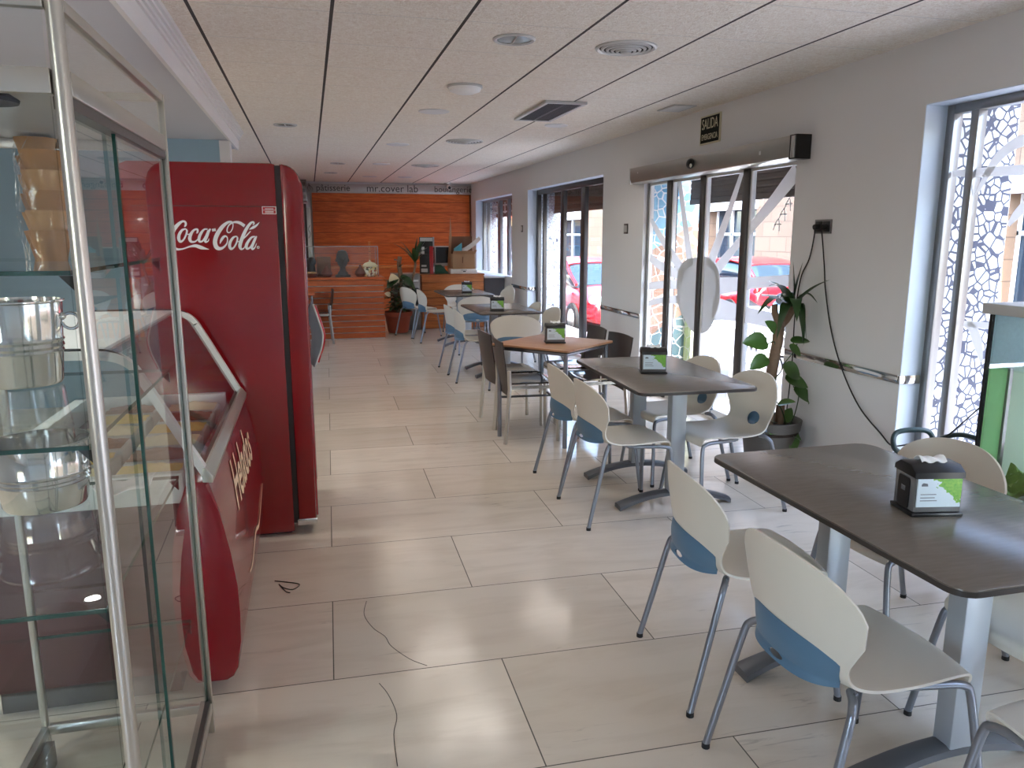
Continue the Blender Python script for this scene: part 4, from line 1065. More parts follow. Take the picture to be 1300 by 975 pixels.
for c, d, up, L, w in (((-.09, -.05, .86), (-1, -.2, .1), (.2, -.9, .6), .15, .065), ((-.04, -.06, .93), (-.6, -.3, .5), (.2, -.9, .3), .10, .04), ((.08, -.06, .86), (1, -.1, .1), (.1, -.6, .8), .12, .035), ((.06, -.08, .84), (.8, -.3, -.7), (.1, -.9, .3), .09, .03),
                       ((.03, -.07, .70), (.5, -.1, -.3), (.2, -.9, .4), .13, .06), ((.05, -.07, .62), (.9, -.2, -.3), (.1, -.8, .5), .15, .05), ((.13, -.06, .54), (.8, -.3, -.5), (0, -.9, .5), .15, .045), ((.10, -.12, .27), (-.1, -.4, -1), (.2, -1, .2), .14, .05),
                       ((.03, -.10, .28), (.6, -.6, -.3), (0, -.3, 1), .12, .04), ((-.08, -.04, .76), (-1, -.4, -.4), (.1, -.7, .6), .13, .05), ((-.03, -.08, .32), (-.5, -.6, .4), (0, -.5, .8), .12, .04), ((.0, -.10, .26), (-.7, -.6, .2), (0, -.3, 1), .12, .04), ((.10, .0, .28), (.5, .2, .6), (-.3, -.6, .6), .12, .04), ((-.10, .0, .28), (-.4, -.3, .7), (0, -.7, .5), .12, .04), ((.0, -.08, .44), (.3, -.6, .3), (0, -.6, .7), .10, .035)):
    heart_leaf(b, c, d, up, L * 1.25, w * 1.2)
for v in b.bm.verts: v.co.x = min(v.co.x, .228 + .04 * max(0, min(.2, v.co.x - .228)))
b.obj('vine_leaves', 'leaf2', yu)

tp = thing('terracotta_plant', 'leafy plant in a terracotta pot between the two slatted counters', 'potted plant', (1.335, 12.5, 0))
B().lathe([(0, .01), (.155, .01), (.17, .05), (.205, .27), (.225, .275), (.235, .345), (.222, .348), (.20, .30), (0, .28)], 36).obj('pot', 'terracotta', tp)
B().lathe([(0, .31), (.20, .30), (.20, .27), (0, .27)], 24).obj('soil', 'soil', tp)
b = B(); b.tube(spline([(0, 0, .3), (.04, .0, .6), (.06, 0, .9), (.04, 0, 1.1), (.06, 0, 1.22)], 4), .035, 10); b.tube(spline([(.1, .05, .3), (.22, .05, .7), (.30, .03, 1.05), (.30, 0, 1.15)], 4), .02, 8); b.obj('stem', 'bark', tp)
b = B()
for a in range(9):
    an = a * 2 * PI / 9 + .3; leaf_blade(b, (.30, 0, 1.12), (.30 + .24 * math.cos(an), .2 * math.sin(an), 1.36 + .12 * math.sin(a * 2.1)), .035, .05)
leaf_blade(b, (.30, 0, 1.14), (-.06, -.05, 1.43), .035, .04); leaf_blade(b, (.30, 0, 1.14), (.50, -.03, 1.52), .036, .02); leaf_blade(b, (.30, 0, 1.14), (.34, -.03, 1.52), .04, .02)
b.obj('crown_leaves', 'leaf', tp)
b = B(); rnd = random.Random(3)
for k in range(150):
    an = rnd.uniform(0, 2 * PI); z = rnd.uniform(.36, .86); r0 = rnd.uniform(.03, .17)
    heart_leaf(b, (r0 * math.cos(an), r0 * math.sin(an), z), (math.cos(an), math.sin(an), rnd.uniform(-.5, .7)), (0, 0, 1), rnd.uniform(.08, .15), rnd.uniform(.025, .045))
for c, d, L, w in (((.06, -.05, .92), (1, -.4, -.8), .32, .09), ((.0, -.08, .9), (-.7, -.6, -.5), .28, .09), ((.05, -.05, 1.05), (.2, -.5, .4), .12, .05), ((.03, -.05, 1.15), (-.4, -.5, .2), .12, .05)):
    heart_leaf(b, c, d, (0, -.5, .9), L, w)
b.obj('lower_leaves', 'leaf', tp)
b = B(); heart_leaf(b, (-.04, -.12, .78), (-.3, -.2, 1), (0, -1, .2), .19, .10); heart_leaf(b, (-.12, -.14, .62), (-.5, -.4, .2), (0, -1, .4), .12, .05); b.obj('pale_leaf', 'icecream', tp)

# ================================================================== AQUARIUM AND FILTER
ax0, ax1, ay0, ay1, az0, az1 = 2.735, 3.12, 1.45, 2.60, .46, 1.275
t = thing('aquarium', 'tall glass aquarium with grey lid and green algae, right edge of photo', 'aquarium', (0, 0, 0))
B().box(ax0 - .02, ax1 + .02, ay0 - .02, ay1 + .02, 0, az0 - .001, .006).obj('stand', 'light_grey', t)
b = B(); b.box(ax0 - .022, ax1 + .02, ay0 - .02, ay1 + .022, az1 - .045, az1, .005); b.obj('lid', 'light_grey', t)
for x in (ax0, ax1 - .014):
    for y in (ay0, ay1 - .014): B().box(x, x + .014, y, y + .014, az0, az1 - .045).obj('corner_seal', 'rubber', t, smooth=False)
b = B(); b.box(ax0 + .014, ax1 - .014, ay1 - .010, ay1 - .004, az0, az1 - .045); b.box(ax0 + .014, ax1 - .014, ay0 + .004, ay0 + .010, az0, az1 - .045); b.box(ax0 + .004, ax0 + .010, ay0 + .014, ay1 - .014, az0, az1 - .045); b.box(ax1 - .010, ax1 - .004, ay0 + .014, ay1 - .014, az0, az1 - .045)
b.obj('glass_wall', 'caseglass', t, smooth=False)
B().box(ax0 + .014, ax1 - .014, ay1 - .022, ay1 - .014, 1.02, az1 - .046).obj('frosted_upper', 'tankblue', t, smooth=False)
B().box(ax0 + .014, ax1 - .014, ay0 + .016, ay1 - .024, 1.005, 1.012).obj('water_surface', 'pane', t, smooth=False)
B().box(ax0 + .014, ax0 + .105, ay1 - .022, ay1 - .014, az0 + .01, 1.00).obj('green_backing', 'tankgreen', t, smooth=False)
B().box(ax0 + .105, ax0 + .122, ay1 - .034, ay1 - .014, az0, 1.0).obj('divider', 'alu_mid', t, smooth=False)
B().box(ax0 + .122, ax1 - .014, ay1 - .022, ay1 - .014, az0 + .01, 1.00).obj('pale_backing', 'tankpale', t, smooth=False)
def alg(a, f):
    x = ax0 + .02 + (ax1 - ax0 - .04) * a; y = ay0 + .02 + (ay1 - ay0 - .07) * f
    return (x, y, az0 + .05 + .045 * math.sin(21 * a) * math.sin(33 * f) + .05 * a + .02 * math.sin(50 * a + 70 * f))
b = B(); b.grid(alg, 40, 70); b.obj('algae', 'algae', t)
b = B(); b.tube([(2.93, 2.5, az1), (2.93, 2.5, az1 + .09), (2.96, 2.45, az1 + .115), (3.1, 2.2, az1 + .12)], .004, 6); b.obj('lid_wire', 'cable', t)
t = thing('canister_filter', 'black canister filter with looping hoses between nearest table and window', 'aquarium filter', (3.08, 3.25, 0))
b = B(); b.box(-.11, .11, -.10, .10, 0, .34, .02); b.obj('canister', 'grey_plastic', t)
b = B(); b.box(-.115, .115, -.105, .105, .34, .41, .02); b.cyl((-.04, 0, .41), (-.04, 0, .45), .035, .03); b.box(-.02, .09, -.03, .03, .41, .44, .008); b.obj('head', 'black', t)
b = B(); b.tube(spline([(-.09, .02, .41), (-.16, .02, .46), (-.12, .05, .53), (.02, .0, .54), (.06, -.02, .46), (.05, -.02, .42)], 7), .014, 10)
b.tube(spline([(.05, .02, .42), (.03, -.06, .50), (.03, -.2, .57), (.02, -.4, .575), (-.03, -.60, .56), (-.03, -.63, .50)], 7), .013, 10); b.obj('hose', 'hose', t)
c = B(); c.tube(spline([(3.08, 3.22, .445), (3.08, 3.1, .55), (3.06, 2.9, .75), (3.03, 2.70, .95), (3.02, 2.63, 1.04)], 6), .004, 6)
tag(c.obj('power_cable', 'cable'), 'thin black cable rising from the filter to the aquarium', 'cable', 'black wall cables')

# ================================================================== FAR COUNTERS
def slat_front(b, x0, x1, y, z0, z1, n, gap, th=.018):
    p = (z1 - z0) / n
    for k in range(n): b.box(x0, x1, y, y + th, z0 + k * p + gap / 2, z0 + (k + 1) * p - gap / 2, .002, 1)
t = thing('slatted_counter', 'brown slatted wooden counter at left, under the glass food case', 'counter', (0, 0, 0))
b = B(); slat_front(b, -.60, 1.07, 11.85, .01, .895, 10, .013); b.obj('slatted_front', 'oak', t, smooth=False)
b = B(); b.box(-.60, 1.06, 11.869, 12.55, .0, .895); b.obj('carcass', 'white_paint', t, smooth=False)  # white, so the gaps between the boards look lit
b = B(); b.box(-.62, 1.085, 11.83, 12.57, .8955, .93, .003); b.obj('worktop', 'oak', t)
t = thing('food_case', 'low glass food case standing on the left slatted counter', 'display case', (0, 0, 0))
b = B(); b.box(-.5, 1.0, 11.96, 11.966, .931, 1.385); b.box(-.5, 1.0, 12.40, 12.406, .931, 1.385); b.box(.994, 1.0, 11.966, 12.40, .931, 1.385); b.box(-.5, 1.0, 11.966, 12.40, 1.38, 1.386); b.obj('glass_wall', 'caseglass', t, smooth=False)
b = B()
for x, y in ((1.0, 11.96), (1.0, 12.4), (-.5, 11.96), (-.5, 12.4)): b.box(x - .006, x + .006, y - .006, y + .006, .931, 1.39)
b.box(-.5, 1.0, 11.955, 11.967, 1.384, 1.396); b.obj('edge_strip', 'alu_mid', t, smooth=False)
b = B(); b.box(.9, .93, 12.43, 12.45, .93, 1.46); tag(b.obj('wooden_stake', 'oak_light', smooth=False), 'pale wooden stake behind the food case', 'stick')
b = B(); b.ball((-.03, 12.18, 1.05), .14, (.75, .7, 1.15)); b.ball((.02, 12.18, 1.16), .07); b.ball((-.06, 12.2, 1.0), .13, (1.1, .8, .55)); tag(b.obj('black_bag', 'black'), 'black bag slumped in left end of the food case', 'bag')
t = thing('bread_basket', 'basket of bread rolls at far left inside the food case', 'basket', (-.0, 12.05, .931))
B().lathe([(0, .002), (.08, .002), (.12, .06), (.112, .06), (.075, .01), (0, .01)], 24).obj('basket', 'clay', t)
for k in range(4): 
    b = B(); b.ball((-.05 + .034 * k, .03 * (-1) ** k, .062), .032, (1.2, .9, .7), 12); b.obj('roll', 'cone', t)
def tagine(label, x):
    t = thing('clay_tagine', label, 'tagine', (x, 12.06, .931), 0, 'brown clay tagines')
    B().lathe([(0, .002), (.055, .002), (.09, .05), (.085, .055), (0, .05)], 24).obj('dish', 'clay', t)
    B().lathe([(.088, .054), (.075, .085), (.03, .14), (.012, .165), (.02, .178), (0, .19)], 24).obj('cone_lid', 'clay', t)
tagine('brown clay tagine between the bread basket and the dark bust', .235); tagine('brown clay tagine between the dark bust and the patterned jar', .735)
t = thing('bust_statue', 'dark bust statue on a base inside the food case', 'statue', (.475, 12.06, .931))
B().box(-.11, .11, -.07, .07, 0, .035, .004).obj('base', 'bronze', t)
b = B(); b.lathe([(.0, .035), (.085, .035), (.07, .07), (.045, .10), (.042, .15), (.07, .19), (.085, .24), (.092, .29), (.085, .34), (.06, .39), (.0, .41)], 24); b.ball((0, -.088, .23), .022, (.8, 1, 1.4)); b.ball((-.035, -.075, .265), .018); b.ball((.035, -.075, .265), .018)
for s in (1, -1): b.ball((.092 * s, 0, .25), .022, (.5, .8, 1.3))
b.obj('head', 'bronze', t)
def m_check():
    q = NT('patterned_weave'); v = q.coord()
    vo = q.n('ShaderNodeTexVoronoi', ins={'Vector': v, 'Scale': 34.0}); s = q.sep(vo.outputs[1])[0]
    q.bsdf(Base_Color=q.ramp(s, [(.2, rgb(230, 222, 200)), (.45, rgb(60, 66, 40)), (.6, rgb(170, 50, 40)), (.8, rgb(226, 200, 140))]), Roughness=.5); return q.m
M['check'] = m_check()
t = thing('patterned_jar', 'round patterned jar with white domed lid inside the food case, right end', 'jar', (.885, 12.09, .931))
B().lathe([(0, .002), (.098, .002), (.105, .02), (.108, .14), (.10, .155), (0, .155)], 30).obj('body', 'check', t)
B().lathe([(.112, .15), (.115, .165), (.08, .205), (.03, .222), (.012, .228), (.012, .25), (0, .252)], 30).obj('lid', 'icecream', t)
t = thing('cardboard_carton', 'brown cardboard carton inside the left end of the food case', 'box', (.20, 12.26, .931))
B().box(-.105, .105, -.07, .07, 0, .30, .003).obj('carton', 'cardboard_dark', t)
B().box(-.104, .104, -.072, -.0705, .20, .215).obj('flap', 'cardboard_dark', t)

t = thing('steel_appliance', 'grey steel appliance behind the terracotta plant', 'appliance', (1.55, 13.05, 0))
B().box(-.24, .20, -.25, .25, 0, .93, .006).obj('body', 'steel', t)
b = B(); b.box(-.10, .17, -.262, -.249, .42, .70, .01); b.obj('oven_door', 'black', t)
b = B(); b.box(-.2, .17, -.265, -.249, .80, .83, .004); b.obj('handle', 'alu', t)

t = thing('slatted_counter', 'light brown slatted counter at right, stacked with boxes', 'counter', (0, 0, 0))
b = B(); slat_front(b, 1.79, 2.85, 12.90, .01, .89, 7, .006); b.obj('slatted_front', 'oak_light', t, smooth=False)
b = B(); b.box(1.80, 2.84, 12.919, 13.6, 0, .89); b.obj('carcass', 'oak', t, smooth=False)
b = B(); b.box(1.77, 2.86, 12.88, 13.62, .8905, .915, .003); b.obj('worktop', 'oak_light', t)
t = thing('bar_counter', 'dark fronted bar end with pale polished top below the far window', 'counter', (0, 0, 0))
b = B(); b.box(2.88, 3.225, 12.95, 15.7, 0, .835); b.obj('front', 'grey_plastic', t, smooth=False)
b = B(); b.box(2.865, 3.228, 12.90, 15.72, .836, .868, .004); b.obj('top', 'white', t)
b = B(); b.box(3.232, 3.36, 12.455, 15.29, .601, .868); struct(b.obj('trim_sill', 'white', smooth=False))
# items on the right slatted counter
t = thing('tall_carton', 'tall black and red product carton on the right slatted counter', 'box', (1.915, 13.08, .915), R(-18))
B().box(-.115, .115, -.08, .08, 0, .61, .002).obj('carton', 'black', t, smooth=False)
b = B(); b.box(.055, .1155, -.081, .0805, .0, .46); b.obj('red_side', 'carred', t, smooth=False)
for q in ((-.10, .11, .54, .60), (-.08, -.03, .33, .38), (-.08, -.03, .40, .45), (-.09, .02, .03, .09), (-.085, .0, .12, .15)): B().box(q[0], q[1], -.082, -.0805, q[2], q[3]).obj('printed_panel', 'light_grey', t, smooth=False)
t = thing('monitor', 'small grey monitor with dark screen on the right slatted counter', 'monitor', (2.22, 13.30, .915))
B().box(-.15, .15, -.02, .03, .12, .46, .006).obj('bezel', 'light_grey', t)
B().box(-.125, .125, -.0215, -.0195, .17, .44).obj('screen', 'screen', t, smooth=False)
b = B(); b.box(-.03, .03, .0, .02, .01, .14); b.box(-.09, .09, -.05, .08, 0, .012, .004); b.obj('stand', 'grey_plastic', t)
b = B(); b.prism([(-.10, 0), (.14, 0), (.05, .10), (.0, .15), (-.10, .15)], -.06, .02, 'y', .003); tag(b.obj('folded_card', 'green', None, (2.13, 13.0, .915)), 'dark green folded card beside the tall black carton', 'card')
t = thing('document_tray', 'flat white box under the open cardboard box', 'box', (2.52, 13.06, .915))
B().box(-.225, .225, -.12, .12, 0, .078, .004).obj('case', 'white', t)
B().box(-.02, .03, -.1225, -.1195, .03, .045).obj('latch', 'black', t, smooth=False)
b = B(); b.box(-.05, .05, -.1225, -.1195, .048, .068); b.obj('label_holder', 'light_grey', t, smooth=False)
t = thing('open_carton', 'open cardboard box on white box, holding turquoise and white papers', 'box', (2.52, 13.07, .9935))
b = B()
for p in ((-.19, .19, -.11, -.105), (-.19, .19, .105, .11), (-.19, -.185, -.105, .105), (.185, .19, -.105, .105)): b.box(p[0], p[1], p[2], p[3], 0, .25)
b.box(-.185, .185, -.105, .105, 0, .005); b.obj('carton', 'cardboard', t, smooth=False)
b = B(); b.face([(-.19, -.11, .25), (.19, -.11, .25), (.205, -.17, .30), (-.185, -.17, .30)]); b.face([(.19, -.11, .25), (.19, .11, .25), (.235, .1, .31), (.235, -.10, .31)]); b.solid(.004); b.obj('flap', 'cardboard', t, smooth=False)
b = B(); b.tube([(-.02, -.112, .10), (-.015, -.112, .20)], .006, 6); b.obj('tear_strip', 'cardboard_dark', t)
b = B(); b.face([(-.16, -.06, .27), (-.02, -.06, .28), (-.0, .04, .43), (-.14, .04, .33)]); b.solid(.012); tag(b.obj('turquoise_folder', 'cyan', None, (2.52, 13.07, .9935), smooth=False), 'turquoise folder sticking out of the open cardboard box', 'folder')
b = B(); b.grid(lambda a, f: (-.02 + .32 * a, -.10 + .16 * f, .27 + .22 * a * a + .03 * math.sin(PI * a) + .06 * f), 12, 6); b.solid(.006); tag(b.obj('paper_sheaf', 'paper', None, (2.52, 13.07, .9935)), 'curled white paper sheaf sticking out of the cardboard box', 'papers')
b = B(); b.box(-.20, .20, 0, .04, 0, .62, .002); tag(b.obj('flat_carton', 'cardboard_dark', None, (2.53, 13.27, .915), smooth=False), 'brown flattened carton standing behind the open cardboard box', 'box')
b = B(); b.prism([(-.03, 0), (.02, 0), (.06, .62), (.04, .95)], 0, .006, 'y'); tag(b.obj('cardboard_strip', 'cardboard', None, (2.31, 13.235, .915), smooth=False), 'thin cardboard strip standing up left of the open carton', 'cardboard')

# end wall panelling, sign strip, back worktop, tall fridge
struct(B().box(.09, 3.225, YE - .045, YE - .0, 0, 2.362).obj('wall_end_panelling', 'oak_panel', smooth=False))
t = thing('shop_sign', 'silver strip sign with patisserie and boulangerie lettering above wood panelling', 'sign', (0, YE - .06, 0))
B().box(.0, 3.225, -.002, .058, 2.366, 2.535, .003).obj('strip', 'strip', t)
for s, x, sz in (('pâtisserie', .50, .17), ('mr.cover lab', 1.645, .20), ('boulangerie', 2.86, .165)):
    text_obj('lettering', s, sz, 'dletter', t, frame((x, -.003, 2.455), (1, 0, 0), (0, 0, 1)), .001, sx=1.0)
b = B()
for k in range(4): b.ribbon([(.05 + .02 * k, 2.39, .006), (.02 + .03 * k, 2.45, .01), (.06 - .01 * k, 2.53, .006)], .003, .004, lambda x, z, h: (x, -h, z), 4)
b.obj('flourish', 'dletter', t, smooth=False)
t = thing('back_worktop', 'long brown worktop against the wooden end wall', 'counter', (0, 0, 0))
b = B(); b.box(.35, 2.2, 15.2, 15.74, 0, .93); b.obj('cabinet', 'oak', t, smooth=False)
b = B(); b.box(.33, 2.22, 15.17, 15.75, .931, .97, .003); b.obj('worktop', 'oak_light', t)
t = thing('tall_cabinet', 'tall white cabinet beyond the red fridge, left of the wood panelling', 'cabinet', (0, 0, 0))
b = B(); b.box(-.72, -.02, 14.9, 15.7, 0, 2.12, .006); b.obj('body', 'black', t)
b = B(); b.box(-.02, .05, 14.88, 15.7, .0, 2.05, .004); b.obj('side_panel', 'light_grey', t)
b = B(); b.ribbon([(-.0, 1.50, .012), (.03, 1.58, .012), (.0, 1.66, .012), (.03, 1.74, .012)], 0, .002, lambda x, z, h: (x, 14.879 - h, z), 4); b.obj('emblem', 'smoke', t, smooth=False)
t = thing('ventilation_duct', 'grey slatted duct high up beyond the red fridge', 'duct', (0, 0, 0))
b = B(); b.box(-.9, .0, 14.6, 15.4, 2.16, 2.53, .004); b.obj('duct', 'steel', t)
b = B()
for k in range(3): b.box(-.88, -.02, 14.585, 14.6, 2.2 + k * .11, 2.26 + k * .11)
b.obj('louvre', 'alu_dark', t, smooth=False)
t = thing('security_camera', 'small white camera under the ceiling by the boulangerie lettering', 'camera', (2.72, 15.45, HC))
B().lathe([(0, -.001), (.05, -.001), (.05, -.02), (.02, -.03), (.015, -.06), (0, -.06)], 20).obj('mount', 'white', t)
b = B(); b.tube([(0, .05, -.075), (0, -.09, -.105)], .04, 16); b.obj('housing', 'white', t)
b = B(); b.tube([(0, -.088, -.1045), (0, -.096, -.1062)], .030, 16); b.obj('lens', 'black', t)
c = B(); c.tube([(3.205, YE - .055, .95), (3.205, YE - .055, 2.36)], .010, 8); c.torus((3.16, YE - .06, 1.36), .07, .008, 'y', 24, 6)
tag(c.obj('wall_pipe', 'bronze'), 'thin pipe with a coil of cable at right end of wood panelling', 'pipe')
c = B(); c.tube(spline([(-0.225, 3.440, .003), (-0.145, 3.400, .003), (-0.115, 3.370, .003), (-0.145, 3.330, .003), (-0.185, 3.360, .003), (-0.205, 3.400, .003), (-0.175, 3.320, .003), (-0.155, 3.300, .003)], 5), .0022, 5)
tag(c.obj('wire_scrap', 'cable'), 'bent scrap of black wire lying on the floor near the freezer', 'wire')

# ================================================================== STREET
GZ, RZ = -.15, -.36
b = B(); b.box(3.43, 6.2, -14, 11.2, GZ - .3, GZ); b.box(3.43, 4.75, 11.2, 60, GZ - .3, GZ); b.box(10.2, 12.6, -14, 60, GZ - .3, GZ - .02)
struct(b.obj('ground_pavement', 'pavement', smooth=False))
struct(B().box(-12, -3.5, -10, 24, GZ - .3, GZ).obj('ground_bounce_left', 'pavement', smooth=False))  # unseen slab added outside the left windows to bounce light indoors
struct(B().box(3.43, 13, -14, 60, RZ - .2, RZ).obj('ground_road', 'asphalt', smooth=False))
# mosaic on the outer jambs and posts of the openings
def jamb(n, y, x1, m, z0=.02, z1=2.5, x0=3.445):
    return struct(B().box(x0, x1, y - .014, y, z0, z1).obj('trim_mosaic_%d' % n, m, smooth=False))
jamb(1, 3.624, 3.84, 'mosaic_white'); jamb(2, 7.243, 3.84, 'mosaic_colour', .02, 2.198, 3.336); jamb(3, 11.497, 3.84, 'mosaic_fine'); jamb(4, 15.297, 3.84, 'mosaic_fine', .6)
struct(B().box(3.72, 3.84, 7.08, 7.228, .02, .95).obj('trim_mosaic_lime', 'mosaic_lime', smooth=False))
# roller shutters pulled half up
def shutter(n, ya, yb, zb, x=3.66, m='shutter'):
    t = thing('roller_shutter', n, 'roller shutter', (x, 0, 0), 0, 'roller shutters outside the windows')
    prof = []; k = 0; z = zb + .05
    while z < 2.56: prof += [(-.010, z), (-.016, z + .012), (-.016, z + .040), (-.010, z + .052)]; z += .054
    b = B(); b.prism(prof + [(.006, z), (.006, zb + .05)], ya, yb, 'y'); b.obj('slat_curtain', m, t, smooth=False)
    b = B(); b.box(-.022, .014, ya, yb, zb, zb + .05, .004); b.obj('bottom_bar', m, t)
M['shutter'] = mat('brown_shutter', rgb(112, 96, 86), .55, .2, var=.12)
shutter('grey brown roller shutter half raised outside the sliding glass door', 4.77, 7.07, 1.845)
shutter('brown roller shutter half raised outside the window with the red car', 8.38, 11.47, 1.88)
shutter('brown roller shutter raised outside the farthest window', 12.46, 15.27, 1.90)
t = thing('window_bars', 'white bars across the top of the farthest window', 'window bars', (3.50, 0, 0))
b = B()
for z in (1.98, 2.10): b.tube([(0, 12.5, z), (0, 15.2, z)], .014, 8)
b.obj('rail', 'white', t)
b = B()
for y in (12.8, 13.4, 14.0, 14.6): b.tube([(0, y, 1.95), (0, y, 2.15)], .012, 8)
b.obj('upright', 'white', t)

# stone building across the street, in bays
t = thing('stone_building', 'beige stone block building with shop fronts across the street', 'building', (0, 0, 0))
FX = 11.6
bays = [(8.0, 10.95, 'w'), (12.6, 14.9, 'w'), (18.7, 21.3, 's'), (24.5, 27.5, 'w'), (32, 36, 'w')]
b = B(); y = -12
for ya, yb, _ in bays:
    b.box(FX, FX + .8, y, ya, .25, 7.5); b.box(FX, FX + .8, ya, yb, 2.35, 7.5); y = yb
b.box(FX, FX + .8, y, 42, .25, 7.5)
b.obj('stone_wall', 'blocks', t, smooth=False)
b = B(); y = -12
for ya, yb, _ in bays: b.box(FX - .03, FX + .82, y, ya, RZ, .249); y = yb
b.box(FX - .03, FX + .82, y, 42, RZ, .249); b.obj('plinth', 'pinkstone', t, smooth=False)
b = B()
for ya, yb, _ in bays: b.box(FX - .06, FX + .1, ya - .05, yb + .05, 2.25, 2.62, .01)
b.box(FX - .12, FX, -12, 42, 4.0, 4.25); b.obj('lintel_band', 'white_paint', t, smooth=False)
for ya, yb, kd in bays:
    b = B(); b.box(FX + .35, FX + .37, ya, yb, RZ, 2.3); w_ = b.obj('shop_glass', 'carglass', t, smooth=False)
    b = B()
    for k in range(4):
        yy = ya + (yb - ya) * k / 3; b.box(FX + .28, FX + .34, yy - .04, yy + .04, RZ, 2.25)
    b.box(FX + .28, FX + .34, ya, yb, 1.55, 1.63); b.box(FX + .28, FX + .34, ya, yb, RZ, .1); b.obj('window_frame', 'white', w_, smooth=False)
# far end of the street
t = thing('far_building', 'pale yellow building with tiled canopy at the far end of the street', 'building', (0, 0, 0))
M['yellow'] = mat('pale_yellow_render', rgb(236, 218, 170), .8)
b = B(); b.box(3.5, 16, 44, 52, RZ, 9); b.obj('wall', 'yellow', t, smooth=False)
b = B()
for x in (5.0, 8.0, 11.0):
    for z in (.2, 3.2): b.box(x, x + 1.4, 43.9, 44, z, z + 1.9)
b.obj('window', 'carglass', t, smooth=False)
b = B(); b.prism([(42.6, 2.6), (44, 3.2), (44, 3.1), (42.6, 2.5)], 4, 15, 'x'); b.obj('canopy', 'terracotta', t, smooth=False)

# cars: lofted body and greenhouse, local x forward
def make_car(name, label, loc, rz, paint):
    t = thing(name, label, 'car', loc, rz)
    def loft(b, st, n=16, p=2.6):
        rings = []
        for x, w, z0, z1 in st:
            ring = []
            for k in range(n):
                a = 2 * PI * k / n; ca, sa = math.cos(a), math.sin(a)
                yy = w * math.copysign(abs(ca) ** (2 / p), ca); zz = (z0 + z1) / 2 + (z1 - z0) / 2 * math.copysign(abs(sa) ** (2 / p), sa)
                ring.append(b.bm.verts.new((x, yy, zz)))
            rings.append(ring)
        for r0, r1 in zip(rings, rings[1:]):
            for k in range(n): b.bm.faces.new((r0[k], r0[(k + 1) % n], r1[(k + 1) % n], r1[k]))
        b.bm.faces.new(rings[0]); b.bm.faces.new(rings[-1][::-1])
    body = spline([(1.98, .55, .32, .62), (1.93, .70, .24, .70), (1.7, .80, .20, .80), (1.2, .84, .19, .92), (.8, .85, .19, .97), (0, .86, .19, .98), (-1.0, .86, .19, 1.0), (-1.6, .83, .20, 1.0), (-1.9, .76, .26, .95), (-1.98, .66, .34, .85)], 3)
    b = B(); loft(b, body, 24, 3.2); b.obj('body', paint, t)
    cab = spline([(1.05, .70, .86, .96), (.75, .73, .86, 1.12), (.30, .71, .86, 1.36), (-.2, .70, .86, 1.44), (-.9, .69, .86, 1.43), (-1.45, .68, .86, 1.34), (-1.75, .66, .86, 1.08), (-1.88, .64, .86, .95)], 3)
    b = B(); loft(b, cab, 24, 3.6); b.obj('glasshouse', 'carglass', t)
    rf_ = spline([(.34, .66, 1.36), (-.2, .67, 1.445), (-.9, .66, 1.438), (-1.48, .64, 1.335)], 4)
    b = B(); b.grid(lambda a, f: (lambda s: (s[0], (a * 2 - 1) * s[1], s[2] + .012 - .05 * abs(a * 2 - 1) ** 4))(rf_[min(int(f * 12), 12)]), 12, 12); b.solid(.02); b.obj('roof', paint, t)
    for s in (1, -1):
        for pp, pr_ in (([(1.05, .70 * s, .95), (.72, .715 * s, 1.14), (.30, .675 * s, 1.385)], .035), ([(-1.84, .64 * s, .98), (-1.72, .66 * s, 1.12), (-1.46, .655 * s, 1.345)], .05), ([(-.35, .735 * s, .96), (-.38, .69 * s, 1.42)], .03)):
            B().tube(pp, pr_, 8).obj('roof_pillar', paint, t)
    for x in (1.25, -1.25):
        for s in (1, -1):
            b = B(); b.cyl((x, .70 * s, .31), (x, .875 * s, .31), .31, .31, 28); w_ = b.obj('wheel', 'tyre', t)
            b = B(); b.cyl((x, .86 * s, .31), (x, .885 * s, .31), .20, .19, 20); b.obj('hub_cap', 'alu', w_)
    for s in (1, -1):
        B().ball((1.84, .58 * s, .70), .13, (.7, 1.15, .8)).obj('headlight', 'lamp_clear', t)
        B().ball((-1.9, .62 * s, .80), .10, (.6, 1.0, 1.5)).obj('tail_light', 'lamp_red', t)
    b = B(); b.box(1.90, 1.99, -.42, .42, .36, .48, .02); b.obj('grille', 'black', t)
    for s in (1, -1): B().ball((.70, .95 * s, 1.0), .09, (.6, 1.0, .75)).obj('mirror', paint, t)
    return t
make_car('parked_car', 'red hatchback parked outside the window beyond the wooden table', (5.78, 15.55, RZ), R(-90), 'carred')
make_car('parked_car', 'red car seen through the sliding door, parked across the street', (9.25, 15.6, RZ), R(90), 'carred')
make_car('parked_car', 'dark car behind the red hatchback, far along the street', (5.9, 20.5, RZ), R(-90), 'black')
